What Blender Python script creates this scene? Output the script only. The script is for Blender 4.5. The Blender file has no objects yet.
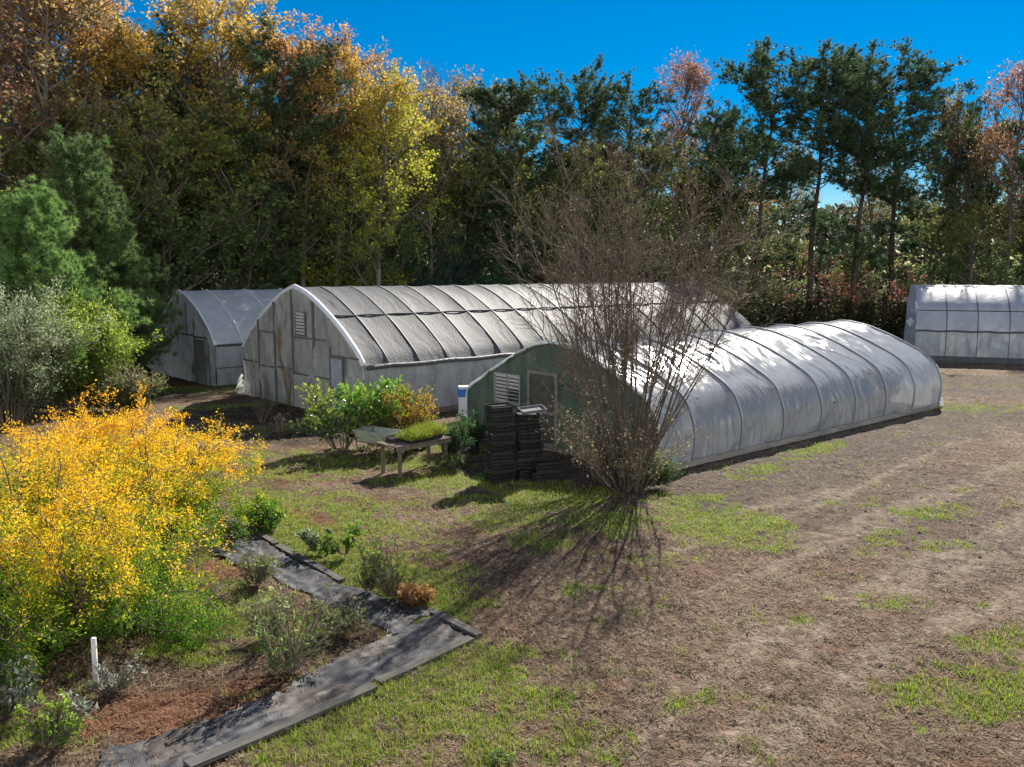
import bpy, math, random
import numpy as np
R=math.radians
rng=np.random.default_rng(7)
random.seed(7)
sc=bpy.context.scene
C=sc.collection
# ------------------------------------------------------------------ camera
F=840.0; TH=math.atan(111.5/F); H=5.0
def G(px,py,z=0.0):
    u=px-512; v=py-383.5
    d=(u,F*math.cos(TH)-v*math.sin(TH),-F*math.sin(TH)-v*math.cos(TH))
    t=(z-H)/d[2]; return np.array((d[0]*t,d[1]*t))
cam=bpy.data.cameras.new('camera'); co=bpy.data.objects.new('camera',cam); C.objects.link(co)
co.location=(0,0,H); co.rotation_euler=(R(90)-TH,0,0)
cam.sensor_width=36; cam.lens=36*F/1024; cam.clip_end=3000; cam.clip_start=.1
sc.camera=co
# ------------------------------------------------------------------ light
SAZ,SEL=R(26),R(37)
w=bpy.data.worlds.new('World'); sc.world=w; w.use_nodes=True
nt=w.node_tree; nt.nodes.clear()
FILL_CLOUD=15.5  # added unseen cloud glow behind the camera, fills the shaded sides facing it
sky=nt.nodes.new('ShaderNodeTexSky'); sky.sky_type='NISHITA'; sky.sun_disc=False
sky.sun_elevation=SEL; sky.sun_rotation=SAZ; sky.altitude=0; sky.air_density=1.0; sky.dust_density=0.0; sky.ozone_density=4.0
hs=nt.nodes.new('ShaderNodeHueSaturation'); hs.inputs['Saturation'].default_value=1.7; hs.inputs['Value'].default_value=.56; hs.inputs['Hue'].default_value=.502
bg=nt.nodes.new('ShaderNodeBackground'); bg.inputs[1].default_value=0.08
wo=nt.nodes.new('ShaderNodeOutputWorld')
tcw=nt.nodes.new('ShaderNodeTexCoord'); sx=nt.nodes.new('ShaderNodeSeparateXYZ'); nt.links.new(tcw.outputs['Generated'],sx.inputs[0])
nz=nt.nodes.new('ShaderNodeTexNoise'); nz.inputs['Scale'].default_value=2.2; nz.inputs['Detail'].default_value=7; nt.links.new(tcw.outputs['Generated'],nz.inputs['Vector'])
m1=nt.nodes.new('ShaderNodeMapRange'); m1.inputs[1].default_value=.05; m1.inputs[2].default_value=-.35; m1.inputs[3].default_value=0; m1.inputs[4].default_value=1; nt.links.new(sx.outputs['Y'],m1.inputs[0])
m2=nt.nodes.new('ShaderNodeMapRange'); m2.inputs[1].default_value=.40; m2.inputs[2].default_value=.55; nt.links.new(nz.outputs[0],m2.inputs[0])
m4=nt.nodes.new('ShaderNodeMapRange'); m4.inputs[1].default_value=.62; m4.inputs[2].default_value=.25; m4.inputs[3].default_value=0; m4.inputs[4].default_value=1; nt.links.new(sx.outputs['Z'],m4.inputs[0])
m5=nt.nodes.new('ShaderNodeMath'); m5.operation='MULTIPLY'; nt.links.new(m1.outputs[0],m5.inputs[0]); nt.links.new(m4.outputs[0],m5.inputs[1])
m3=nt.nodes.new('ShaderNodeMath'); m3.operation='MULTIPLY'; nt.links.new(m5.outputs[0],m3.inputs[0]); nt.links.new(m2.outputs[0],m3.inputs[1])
cm_=nt.nodes.new('ShaderNodeMix'); cm_.data_type='RGBA'; cm_.inputs[7].default_value=(FILL_CLOUD*1.04,FILL_CLOUD,FILL_CLOUD*.95,1)
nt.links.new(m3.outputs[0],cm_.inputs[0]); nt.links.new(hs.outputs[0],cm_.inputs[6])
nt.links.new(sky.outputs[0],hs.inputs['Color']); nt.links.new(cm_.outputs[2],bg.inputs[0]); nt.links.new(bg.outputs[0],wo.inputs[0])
sl=bpy.data.lights.new('sun','SUN'); sl.energy=5.0; sl.angle=R(.5); sl.color=(1,.93,.82)
so=bpy.data.objects.new('sun',sl); C.objects.link(so)
from mathutils import Vector, Matrix
sd=Vector((math.sin(SAZ)*math.cos(SEL),math.cos(SAZ)*math.cos(SEL),math.sin(SEL)))
so.rotation_euler=sd.to_track_quat('Z','Y').to_euler(); so.location=(20,40,40)
sc.view_settings.view_transform='Standard'; sc.view_settings.look='None'
sc.view_settings.exposure=1.1; sc.view_settings.gamma=1; sc.view_settings.use_curve_mapping=False
# ------------------------------------------------------------------ noise
def _hash(ix,iy,s):
    h=(ix.astype(np.int64)*374761393+iy.astype(np.int64)*668265263+s*982451653)&0xffffffff
    h=((h^(h>>13))*1274126177)&0xffffffff
    return ((h^(h>>16))&0xffff)/65535.0
def vn(x,y,s=0):
    x=np.asarray(x,float);y=np.asarray(y,float)
    ix=np.floor(x);iy=np.floor(y);fx=x-ix;fy=y-iy
    fx=fx*fx*(3-2*fx);fy=fy*fy*(3-2*fy)
    a=_hash(ix,iy,s);b=_hash(ix+1,iy,s);c=_hash(ix,iy+1,s);d=_hash(ix+1,iy+1,s)
    return (a*(1-fx)+b*fx)*(1-fy)+(c*(1-fx)+d*fx)*fy
def fbm(x,y,s=0,o=4):
    t=0;a=.5
    for i in range(o):
        t=t+a*vn(x*2**i+i*17.3,y*2**i-i*9.1,s+i);a*=.5
    return t/(1-.5**o)
def sm(a,b,x):
    t=np.clip((x-a)/(b-a),0,1);return t*t*(3-2*t)
# ------------------------------------------------------------------ materials
def mat(name,base=(.5,.5,.5),rough=.7,spec=.3,metal=0,attr=False,transl=0,transp=0,noise=0,nscale=5,bump=0,bscale=30,col2=None,stretch=None,coat=0,obj=True,rand=0):
    m=bpy.data.materials.new(name); m.use_nodes=True
    n=m.node_tree; L=n.links; p=n.nodes['Principled BSDF']; out=n.nodes['Material Output']
    p.inputs['Roughness'].default_value=rough; p.inputs['Specular IOR Level'].default_value=spec; p.inputs['Metallic'].default_value=metal
    p.inputs['Coat Weight'].default_value=coat
    tc=n.nodes.new('ShaderNodeTexCoord'); vec=tc.outputs['Object']
    if stretch:
        mp=n.nodes.new('ShaderNodeMapping'); mp.inputs['Scale'].default_value=stretch; L.new(vec,mp.inputs[0]); vec=mp.outputs[0]
    if attr:
        a=n.nodes.new('ShaderNodeAttribute'); a.attribute_name='col'; csock=a.outputs['Color']
    else:
        rg=n.nodes.new('ShaderNodeRGB'); rg.outputs[0].default_value=(*base,1); csock=rg.outputs[0]
    if noise or col2:
        t=n.nodes.new('ShaderNodeTexNoise'); t.inputs['Scale'].default_value=nscale; t.inputs['Detail'].default_value=6; t.inputs['Roughness'].default_value=.65
        L.new(vec,t.inputs['Vector'])
        if col2:
            cr=n.nodes.new('ShaderNodeValToRGB'); cr.color_ramp.elements[0].position=.38; cr.color_ramp.elements[1].position=.66
            L.new(t.outputs[0],cr.inputs[0])
            mx=n.nodes.new('ShaderNodeMix'); mx.data_type='RGBA'; L.new(cr.outputs[0],mx.inputs[0]); L.new(csock,mx.inputs[6]); mx.inputs[7].default_value=(*col2,1); csock=mx.outputs[2]
        if noise:
            mr=n.nodes.new('ShaderNodeMapRange'); mr.inputs[1].default_value=.3; mr.inputs[2].default_value=.7; mr.inputs[3].default_value=1-noise; mr.inputs[4].default_value=1+noise
            L.new(t.outputs[0],mr.inputs[0])
            vm=n.nodes.new('ShaderNodeVectorMath'); vm.operation='SCALE'; L.new(csock,vm.inputs[0]); L.new(mr.outputs[0],vm.inputs['Scale']); csock=vm.outputs[0]
    L.new(csock,p.inputs['Base Color'])
    nsock=None
    if bump:
        t2=n.nodes.new('ShaderNodeTexNoise'); t2.inputs['Scale'].default_value=bscale; t2.inputs['Detail'].default_value=5
        L.new(vec,t2.inputs['Vector']); b=n.nodes.new('ShaderNodeBump'); b.inputs['Strength'].default_value=bump; b.inputs['Distance'].default_value=.05
        L.new(t2.outputs[0],b.inputs['Height']); L.new(b.outputs[0],p.inputs['Normal']); nsock=b.outputs[0]
    sh=p.outputs[0]
    if transl:
        tr=n.nodes.new('ShaderNodeBsdfTranslucent'); L.new(csock,tr.inputs[0])
        if nsock: L.new(nsock,tr.inputs['Normal'])
        ms=n.nodes.new('ShaderNodeMixShader'); ms.inputs[0].default_value=transl; L.new(sh,ms.inputs[1]); L.new(tr.outputs[0],ms.inputs[2]); sh=ms.outputs[0]
    if transp:
        tp=n.nodes.new('ShaderNodeBsdfTransparent'); ms=n.nodes.new('ShaderNodeMixShader'); ms.inputs[0].default_value=transp
        L.new(sh,ms.inputs[1]); L.new(tp.outputs[0],ms.inputs[2]); sh=ms.outputs[0]
    L.new(sh,out.inputs[0])
    return m
M={}
M['leaf']=mat('leaf',attr=True,rough=.55,spec=.25,transl=.56)
M['leafgloss']=mat('glossy_leaf',attr=True,rough=.32,spec=.5,transl=.35)
M['needle']=mat('needle',attr=True,rough=.6,spec=.15,transl=.38)
M['blade']=mat('blade',attr=True,rough=.6,spec=.2,transl=.4)
M['bark']=mat('bark',(.17,.145,.12),rough=.9,spec=.1,noise=.5,nscale=3,bump=.6,bscale=12,stretch=(1,1,.25))
M['pinebark']=mat('pine_bark',(.075,.06,.052),rough=.9,spec=.1,noise=.5,nscale=3,bump=.6,bscale=12,stretch=(1,1,.25))
M['twig']=mat('twig',(.165,.13,.10),rough=.85,spec=.15,noise=.4,nscale=2)
M['wood']=mat('weathered_wood',(.24,.225,.205),rough=.85,spec=.15,noise=.35,nscale=6,bump=.5,bscale=20,stretch=(1,.2,1))
M['board']=mat('edging_board',(.15,.145,.14),rough=.85,spec=.15,noise=.5,nscale=5,bump=.8,bscale=14,stretch=(.25,3,3),col2=(.09,.08,.065))
M['benchwood']=mat('bench_wood',(.17,.14,.115),rough=.85,spec=.15,noise=.4,nscale=8,bump=.4,bscale=30)
M['black']=mat('black_plastic',(.016,.017,.021),rough=.42,spec=.5,noise=.4,nscale=9,col2=(.024,.024,.026))
M['steel']=mat('galvanised_steel',(.42,.43,.44),rough=.45,metal=.6,noise=.15,nscale=20)
M['darksteel']=mat('dark_pipe',(.06,.065,.07),rough=.5,metal=.3,noise=.3,nscale=10)
M['white']=mat('white_paint',(.7,.7,.68),rough=.5,noise=.12,nscale=12)
M['whiteplastic']=mat('white_plastic',(.72,.74,.78),rough=.4,noise=.1,nscale=6,transl=.2)
M['blueplastic']=mat('blue_plastic',(.05,.22,.62),rough=.4,noise=.2,nscale=8,transl=.2)
M['tub']=mat('pale_green_plastic',(.34,.38,.31),rough=.5,noise=.3,nscale=8)
M['rubber']=mat('rubber',(.02,.02,.02),rough=.8)
M['soil']=mat('potting_soil',(.035,.025,.018),rough=1,noise=.4,nscale=40,bump=.8,bscale=60)
# ------------------------------------------------------------------ mesh helpers
def mesh_np(name,V,Fc,k,m,col=None,smooth=False):
    """V (N,3), Fc (M,k) int faces, col (N,3) per vertex"""
    me=bpy.data.meshes.new(name); V=np.asarray(V,np.float32); Fc=np.asarray(Fc,np.int32)
    me.vertices.add(len(V)); me.vertices.foreach_set('co',V.ravel())
    me.loops.add(Fc.size); me.loops.foreach_set('vertex_index',Fc.ravel())
    me.polygons.add(len(Fc)); me.polygons.foreach_set('loop_start',np.arange(0,Fc.size,k,dtype=np.int32))
    try: me.polygons.foreach_set('loop_total',np.full(len(Fc),k,np.int32))
    except Exception: pass
    if smooth: me.polygons.foreach_set('use_smooth',np.ones(len(Fc),bool))
    me.update(calc_edges=True)
    if col is not None:
        a=me.attributes.new('col','FLOAT_COLOR','POINT'); cc=np.ones((len(V),4),np.float32); cc[:,:3]=col; a.data.foreach_set('color',cc.ravel())
    me.materials.append(m); me.validate()
    return me
def tubes(P,Rad,sides=4):
    P=np.asarray(P,float);N,K,_=P.shape
    d=P[:,-1]-P[:,0]; d/=np.linalg.norm(d,axis=1,keepdims=True)+1e-9
    ref=np.where(np.abs(d[:,2:3])>.8,np.array([[1.,0,0]]),np.array([[0,0,1.]]))
    a=np.cross(d,ref);a/=np.linalg.norm(a,axis=1,keepdims=True)+1e-9;b=np.cross(d,a)
    an=np.arange(sides)*2*math.pi/sides
    ring=np.cos(an)[None,:,None]*a[:,None,:]+np.sin(an)[None,:,None]*b[:,None,:]
    V=P[:,:,None,:]+ring[:,None,:,:]*Rad[:,:,None,None]
    V=V.reshape(-1,3)
    base=(np.arange(N)*K*sides)[:,None,None]+(np.arange(K-1)*sides)[None,:,None]+np.arange(sides)[None,None,:]
    nx=(np.arange(sides)+1)%sides-np.arange(sides)
    b2=base+nx[None,None,:]
    Fc=np.stack([base,b2,b2+sides,base+sides],-1).reshape(-1,4)
    return V,Fc
def join(parts):
    Vs=[];Fs=[];o=0;Cs=[]
    for p in parts:
        Vs.append(p[0]);Fs.append(p[1]+o);o+=len(p[0])
        if len(p)>2:Cs.append(p[2])
    return np.vstack(Vs),np.vstack(Fs),(np.vstack(Cs) if Cs else None)
def unit(v): return v/(np.linalg.norm(v,axis=-1,keepdims=True)+1e-9)
def leaves(c,size,asp=.5,up=0.,r=rng,axis=None):
    N=len(c);a=unit(r.normal(size=(N,3))+np.array([0,0,up])) if axis is None else unit(axis+r.normal(size=(N,3))*.5)
    b=unit(np.cross(a,r.normal(size=(N,3))))
    s=(size*r.uniform(.45,1.45,N))[:,None]
    V=np.stack([c-a*s*.5,c+b*s*asp*.5-a*s*.05,c+a*s*.5,c-b*s*asp*.5-a*s*.05],1).reshape(-1,3)
    return V,np.arange(N*4).reshape(-1,4)
def grow(st,d,L,K,up=0.,wob=.15,r=rng):
    N=len(st);P=np.zeros((N,K,3));P[:,0]=st;d=unit(d).copy();L=np.broadcast_to(L,(N,))
    for i in range(1,K):
        d=unit(d+r.normal(size=(N,3))*wob+np.array([0,0,up]));P[:,i]=P[:,i-1]+d*(L/(K-1))[:,None]
    return P
def kids(P,n,t0,t1,ang,r=rng,up=0.):
    N,K,_=P.shape;idx=np.repeat(np.arange(N),n);t=r.uniform(t0,t1,len(idx))
    f=t*(K-1);i=np.minimum(f.astype(int),K-2);fr=(f-i)[:,None]
    s=P[idx,i]*(1-fr)+P[idx,i+1]*fr;tg=unit(P[idx,i+1]-P[idx,i])
    pr=unit(np.cross(tg,r.normal(size=(len(idx),3))))
    return s,unit(tg*math.cos(ang)+pr*math.sin(ang)+np.array([0,0,up])),idx,t
def taper(P,r0,r1):
    N,K,_=P.shape;r0=np.broadcast_to(r0,(N,));r1=np.broadcast_to(r1,(N,));t=np.linspace(0,1,K)[None]
    return r0[:,None]*(1-t)+r1[:,None]*t
def obj(name,me,parent=None,label=None,cat=None,group=None,kind=None,loc=None,rot=None):
    o=bpy.data.objects.new(name,me); C.objects.link(o)
    if parent: o.parent=parent
    if label: o['label']=label
    if cat: o['category']=cat
    if group: o['group']=group
    if kind: o['kind']=kind
    if loc is not None: o.location=loc
    if rot is not None: o.rotation_euler=rot
    return o
def empty(name,loc,rz,label,cat,group=None):
    o=obj(name,None,None,label,cat,group,loc=loc,rot=(0,0,rz)); o.empty_display_size=.3; return o
class MB:
    def __init__(s): s.v=[];s.f=[]
    def box(s,c,d,rz=0,rx=0,ry=0):
        m=Matrix.Rotation(rz,3,'Z')@Matrix.Rotation(ry,3,'Y')@Matrix.Rotation(rx,3,'X');o=len(s.v)
        for x in(-.5,.5):
            for y in(-.5,.5):
                for z in(-.5,.5): s.v.append(tuple(Vector(c)+m@Vector((x*d[0],y*d[1],z*d[2]))))
        for q in((0,1,3,2),(4,6,7,5),(0,4,5,1),(2,3,7,6),(0,2,6,4),(1,5,7,3)): s.f.append([o+i for i in q])
        return s
    def beam(s,a,b,wd,ht=None):
        a=Vector(a);b=Vector(b);ht=ht or wd;d=(b-a);L=d.length;q=d.to_track_quat('Y','Z').to_matrix();o=len(s.v);c=(a+b)/2
        for x in(-.5,.5):
            for y in(-.5,.5):
                for z in(-.5,.5): s.v.append(tuple(c+q@Vector((x*wd,y*L,z*ht))))
        for k in((0,1,3,2),(4,6,7,5),(0,4,5,1),(2,3,7,6),(0,2,6,4),(1,5,7,3)): s.f.append([o+i for i in k])
        return s
    def tube(s,pts,r,sides=8,cap=True):
        pts=[Vector(p) for p in pts];K=len(pts);o=len(s.v)
        rr=r if hasattr(r,'__len__') else [r]*K
        ref=None
        for i,p in enumerate(pts):
            d=(pts[min(i+1,K-1)]-pts[max(i-1,0)]).normalized()
            if ref is None: ref=d.orthogonal().normalized()
            ref=(ref-d*ref.dot(d)).normalized();b=d.cross(ref)
            for k in range(sides):
                a=2*math.pi*k/sides;s.v.append(tuple(p+(ref*math.cos(a)+b*math.sin(a))*rr[i]))
        for i in range(K-1):
            for k in range(sides):
                k2=(k+1)%sides;s.f.append([o+i*sides+k,o+i*sides+k2,o+(i+1)*sides+k2,o+(i+1)*sides+k])
        if cap: s.f.append([o+k for k in range(sides)][::-1]);s.f.append([o+(K-1)*sides+k for k in range(sides)])
        return s
    def lathe(s,prof,n=20,c=(0,0,0)):
        o=len(s.v);K=len(prof)
        for r_,z in prof:
            for k in range(n): a=2*math.pi*k/n;s.v.append((c[0]+r_*math.cos(a),c[1]+r_*math.sin(a),c[2]+z))
        for i in range(K-1):
            for k in range(n):
                k2=(k+1)%n;s.f.append([o+i*n+k,o+i*n+k2,o+(i+1)*n+k2,o+(i+1)*n+k])
        return s
    def mesh(s,name,m,bev=0,smooth=False):
        me=bpy.data.meshes.new(name);me.from_pydata(s.v,[],s.f);me.materials.append(m);me.validate()
        if bev:
            import bmesh
            bm=bmesh.new();bm.from_mesh(me);bmesh.ops.bevel(bm,geom=bm.edges[:],offset=bev,segments=1,affect='EDGES');bm.to_mesh(me);bm.free()
        if smooth:
            for p in me.polygons:p.use_smooth=True
        return me
    def build(s,name,m,parent=None,bev=0,smooth=False,**k): return obj(name,s.mesh(name,m,bev,smooth),parent,**k)

# ------------------------------------------------------------------ ground
def pal0(t,a,b): return np.array(a)*(1-t[:,None])+np.array(b)*t[:,None]
def seg(x,y,a,b):
    ax,ay=a;bx,by=b;dx,dy=bx-ax,by-ay;t=np.clip(((x-ax)*dx+(y-ay)*dy)/(dx*dx+dy*dy),0,1)
    return np.hypot(x-ax-t*dx,y-ay-t*dy)
def ell(x,y,px,py,rx,ry,rot=0):
    c=G(px,py);dx=x-c[0];dy=y-c[1];a=R(rot);u=dx*math.cos(a)+dy*math.sin(a);v=-dx*math.sin(a)+dy*math.cos(a)
    return np.hypot(u/rx,v/ry)
GREEN=[(300,500,2.4,.8,-35,.9),(360,520,2.0,.6,-45,.9),(250,455,2.0,.7,0,.8),(560,540,1.2,.7,0,.7),(420,530,1.2,.5,-40,.6),(500,500,2.0,.9,0,.8),(290,530,1.8,.6,-50,1.2),(290,472,3.2,1.0,10,.75),(440,450,3,1.2,0,.7),(350,500,2,.6,-30,.55),(470,660,1.5,.6,0,.8), # px,py,rx,ry,rot,strength
 (320,545,2.8,.8,-52,1.5),(400,585,1.6,.9,-50,1.5),(440,560,1.2,.5,-50,.7),(260,430,2.5,.6,10,.6),(262,520,.9,.7,-40,1.1),(300,462,2.6,1.0,10,.75),(380,462,2.6,1.1,0,.9),(330,495,1.6,.5,-30,.5),
 (440,480,1.8,.9,0,1),(548,495,1.4,1.3,0,1.3),(520,520,1.4,1.0,0,.8),(600,520,1.2,1.2,0,.9),(720,522,1.5,1.3,10,1.05),(690,500,1.0,.8,0,.9),(760,540,.8,.7,0,.9),
 (430,700,2.0,1.1,-20,.95),(330,740,1.6,.6,0,.9),(520,740,1.2,.6,0,.7),(450,640,1.0,.5,-30,.6),(560,660,.7,.4,0,.5),
 (990,690,1.5,.8,20,.95),(1010,640,.9,.5,0,.7),(760,470,1.2,.5,45,.9),(815,450,1.8,.5,45,.85),(930,512,1.4,.6,30,.75),(955,545,.7,.4,0,.5),
 (850,500,.8,.5,0,.5),(890,540,1.3,.4,40,.6),(1000,408,6,1.2,0,.6),(960,385,4,.7,0,.35),(600,590,.8,.5,0,.4),(775,620,.5,.3,0,.6),(680,560,.9,.4,0,.5),
 (235,620,1.5,.8,10,.95),(200,650,.8,.4,0,.8),(265,600,.7,.4,0,.8),(30,735,.8,.3,0,.8),(215,388,2.5,1.2,20,.9),(235,405,2.6,.7,20,.8),(700,700,.8,.4,0,.35),(880,600,1,.4,0,.35),(470,600,.5,.4,0,.6)]
def masks(x,y):
    x=np.asarray(x,float);y=np.asarray(y,float)
    n1=fbm(x*.9,y*.9,3);n2=fbm(x*3.1,y*3.1,11);n3=fbm(x*8,y*8,23,3)
    g=np.zeros_like(x)
    for px,py,rx,ry,rot,s in GREEN:
        e=ell(x,y,px,py,rx*1.05,ry*1.05,rot);g=np.maximum(g,s*sm(1.45,.35,e))
    g=np.clip(g*1.5+(n2-.5)*3.0+(n3-.5)*1.6-.5,0,1)*sm(0.02,.3,g)
    g=np.maximum(g,sm(.63,.8,n2)*.6*sm(.45,.6,n1))
    # tracks: compacted pale soil
    d=np.full_like(x,9.)
    for a,b,wd in [((590,900),(850,600),.16),((850,600),(1150,480),.16),((640,560),(830,500),.14),((830,500),(960,440),.14),((700,590),(900,520),.14),((900,520),(1040,455),.14),((560,800),(760,640),.3),((760,640),(1100,520),.3),((700,800),(900,640),.3),((900,640),(1150,545),.3),((800,545),(1000,470),.3),((1000,470),(1100,430),.3),((690,520),(840,490),.25),((840,600),(1050,505),.28)]:
        d=np.minimum(d,seg(x,y,G(*a),G(*b))/wd)
    tr=sm(1.5,.2,d+(n2-.5)*1.1)*sm(.25,.55,n1*.5+n3*.5)
    # grey bare soil by the greenhouse side
    a=G(690,480);b=G(938,407);gs=sm(2.6,1.2,seg(x,y,a+[.5,-1],b+[.7,-1.2])+(n1-.5)*2.5)
    c=G(890,500);gs=np.maximum(gs,.75*sm(1.3,.5,np.hypot((x-c[0])/4,(y-c[1])/4.5)+(n1-.5)))
    c=G(1010,385);gs=np.maximum(gs,sm(1.2,.7,np.hypot((x-c[0])/9,(y-c[1])/4)+(n1-.5)*.5))
    # dark litter and mulch; the big gable's shade is painted in too
    dk=np.zeros_like(x)
    for px,py,rx,ry in [(275,412,2.8,2.2),(150,392,4,3),(300,440,1.5,.8),(100,640,2.0,2),(330,640,1.0,.8),(240,690,1.4,.5),(40,660,2,1)]:
        dk=np.maximum(dk,sm(1.3,.6,ell(x,y,px,py,rx,ry)+(n2-.5)*.6))
    # red pine straw
    rd=np.zeros_like(x)
    for px,py,rx,ry,rot in [(180,705,1.5,.55,15),(130,720,1.2,.4,0),(215,570,.9,.6,0),(150,385,4.5,1.2,0),(300,520,3.8,.5,-48),(250,470,2.5,.5,-30),(415,598,.4,.3,0)]:
        rd=np.maximum(rd,sm(1.35,.5,ell(x,y,px,py,rx,ry,rot)+(n2-.5)*.7))
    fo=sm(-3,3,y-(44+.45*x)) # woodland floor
    return g,tr,gs,dk,rd,fo,n1,n2,n3
def gcol(x,y,ms=None):
    g,tr,gs,dk,rd,fo,n1,n2,n3=ms or masks(x,y)
    def L(c,k,m): return c*(1-m[:,None])+np.array(k)*m[:,None]
    t=sm(.3,.7,n1*.4+n2*.6)
    c=np.zeros((len(x),3))+np.array((.155,.105,.075)); c=L(c,(.26,.205,.16),t)
    c=L(c,(.165,.105,.07),sm(.55,.72,fbm(x*1.7+5,y*1.7,41)))
    c=L(c,(.125,.102,.088),gs*.9); c=L(c,(.22,.105,.06),rd*.8); c=L(c,(.05,.038,.028),dk*.8*(1-g*.5)*(1-rd*.6))
    c=L(c,(.27,.225,.185),tr*.8)
    gg=np.zeros_like(c)+np.array((.12,.20,.03)); gg=gg*(1-t[:,None]*.5)+np.array((.24,.28,.05))*t[:,None]*.5
    c=c*(1-(g*.75)[:,None])+gg*(g*.75)[:,None]
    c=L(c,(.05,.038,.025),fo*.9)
    return c*(.40+.62*n3)[:,None]*np.array((1.06,1.,.93))
def gz(x,y,hi=True):
    x=np.asarray(x,float);y=np.asarray(y,float)
    z=(fbm(x*.35,y*.35,77,3)-.5)*.06
    far=sm(60,20,y)
    z=z+((fbm(x*2.5,y*2.5,78,4)-.5)*.06+(vn(x*9,y*9,79)-.5)*.035)*far
    return z-.02
def axis(segs):
    out=[]
    for a,b,s in segs: out+=list(np.arange(a,b,s))
    return np.array(out)
def neg(a,b,s0):
    out=[];x=a
    while x<b: out.append(x);x+=s0;s0*=1.25
    return out
xs=np.array([-v for v in neg(34,1500,1)][::-1]+list(np.arange(-33.5,-9,.5))+list(np.arange(-9,12,.09))+list(np.arange(12,36,.3))+neg(36.3,1500,1))
ys=np.array([-v for v in neg(20,1000,2)][::-1]+list(np.arange(-19,6,1))+list(np.arange(6,24,.09))+list(np.arange(24,60,.3))+neg(60,1800,1))
X,Y=np.meshgrid(xs,ys);X=X.ravel();Y=Y.ravel()
Z=gz(X,Y);nx_=len(xs);ny_=len(ys)
I=(np.arange(ny_-1)[:,None]*nx_+np.arange(nx_-1)[None,:]).ravel()
gm=mat('ground_soil',attr=True,rough=.95,spec=.12,noise=.5,nscale=9,bump=1.0,bscale=26)
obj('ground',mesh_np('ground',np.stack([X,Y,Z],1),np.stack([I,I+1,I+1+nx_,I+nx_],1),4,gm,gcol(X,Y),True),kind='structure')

r=np.random.default_rng(91);N=2600;cy_=7.5*(42/7.5)**r.uniform(0,1,N);cx_=r.uniform(-.35,1,N)*(cy_*.64+1);ms_=masks(cx_,cy_)
k_=(r.uniform(0,1,N)<.18+.8*ms_[2])&(ms_[0]<.3)&(ms_[5]<.3);cx_,cy_=cx_[k_],cy_[k_];N=len(cx_)
oc=np.array([(1,0,0),(0,1,0),(-1,0,0),(0,-1,0),(0,0,1),(0,0,-1)],float);of=np.array([(0,1,4),(1,2,4),(2,3,4),(3,0,4),(1,0,5),(2,1,5),(3,2,5),(0,3,5)])
sz=np.minimum(r.exponential(.013,N),.03)+.008;V=oc[None]*sz[:,None,None]*r.uniform(.5,1.3,(N,6,1))*np.array([1.2,1,.6])+np.stack([cx_,cy_,gz(cx_,cy_)+sz*.2],1)[:,None,:]
Fc=(np.arange(N)*6)[:,None,None]+of[None];col=np.repeat(pal0(r.uniform(0,1,N),(.10,.075,.055),(.24,.20,.16)),6,0)
obj('dirt_clods',mesh_np('dirt_clods',V.reshape(-1,3),Fc.reshape(-1,3),3,gm,col),kind='stuff',label='small clods and stones lying on the bare dirt beside the front greenhouse',cat='clods')
# bed layout
def inpoly(x,y,poly):
    ins=np.zeros(len(x),bool);n=len(poly)
    for i in range(n):
        x1,y1=poly[i];x2,y2=poly[(i+1)%n]
        c=((y1>y)!=(y2>y))&(x<(x2-x1)*(y-y1)/(y2-y1+1e-12)+x1);ins^=c
    return ins
FAB1=[G(*p) for p in [(205,548),(226,516),(278,546),(341,580),(436,612),(396,634),(330,605),(262,575)]]
FAB2=[G(*p) for p in [(434,611),(474,636),(376,684),(186,772),(60,800),(100,752),(253,703),(347,653)]]
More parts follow.
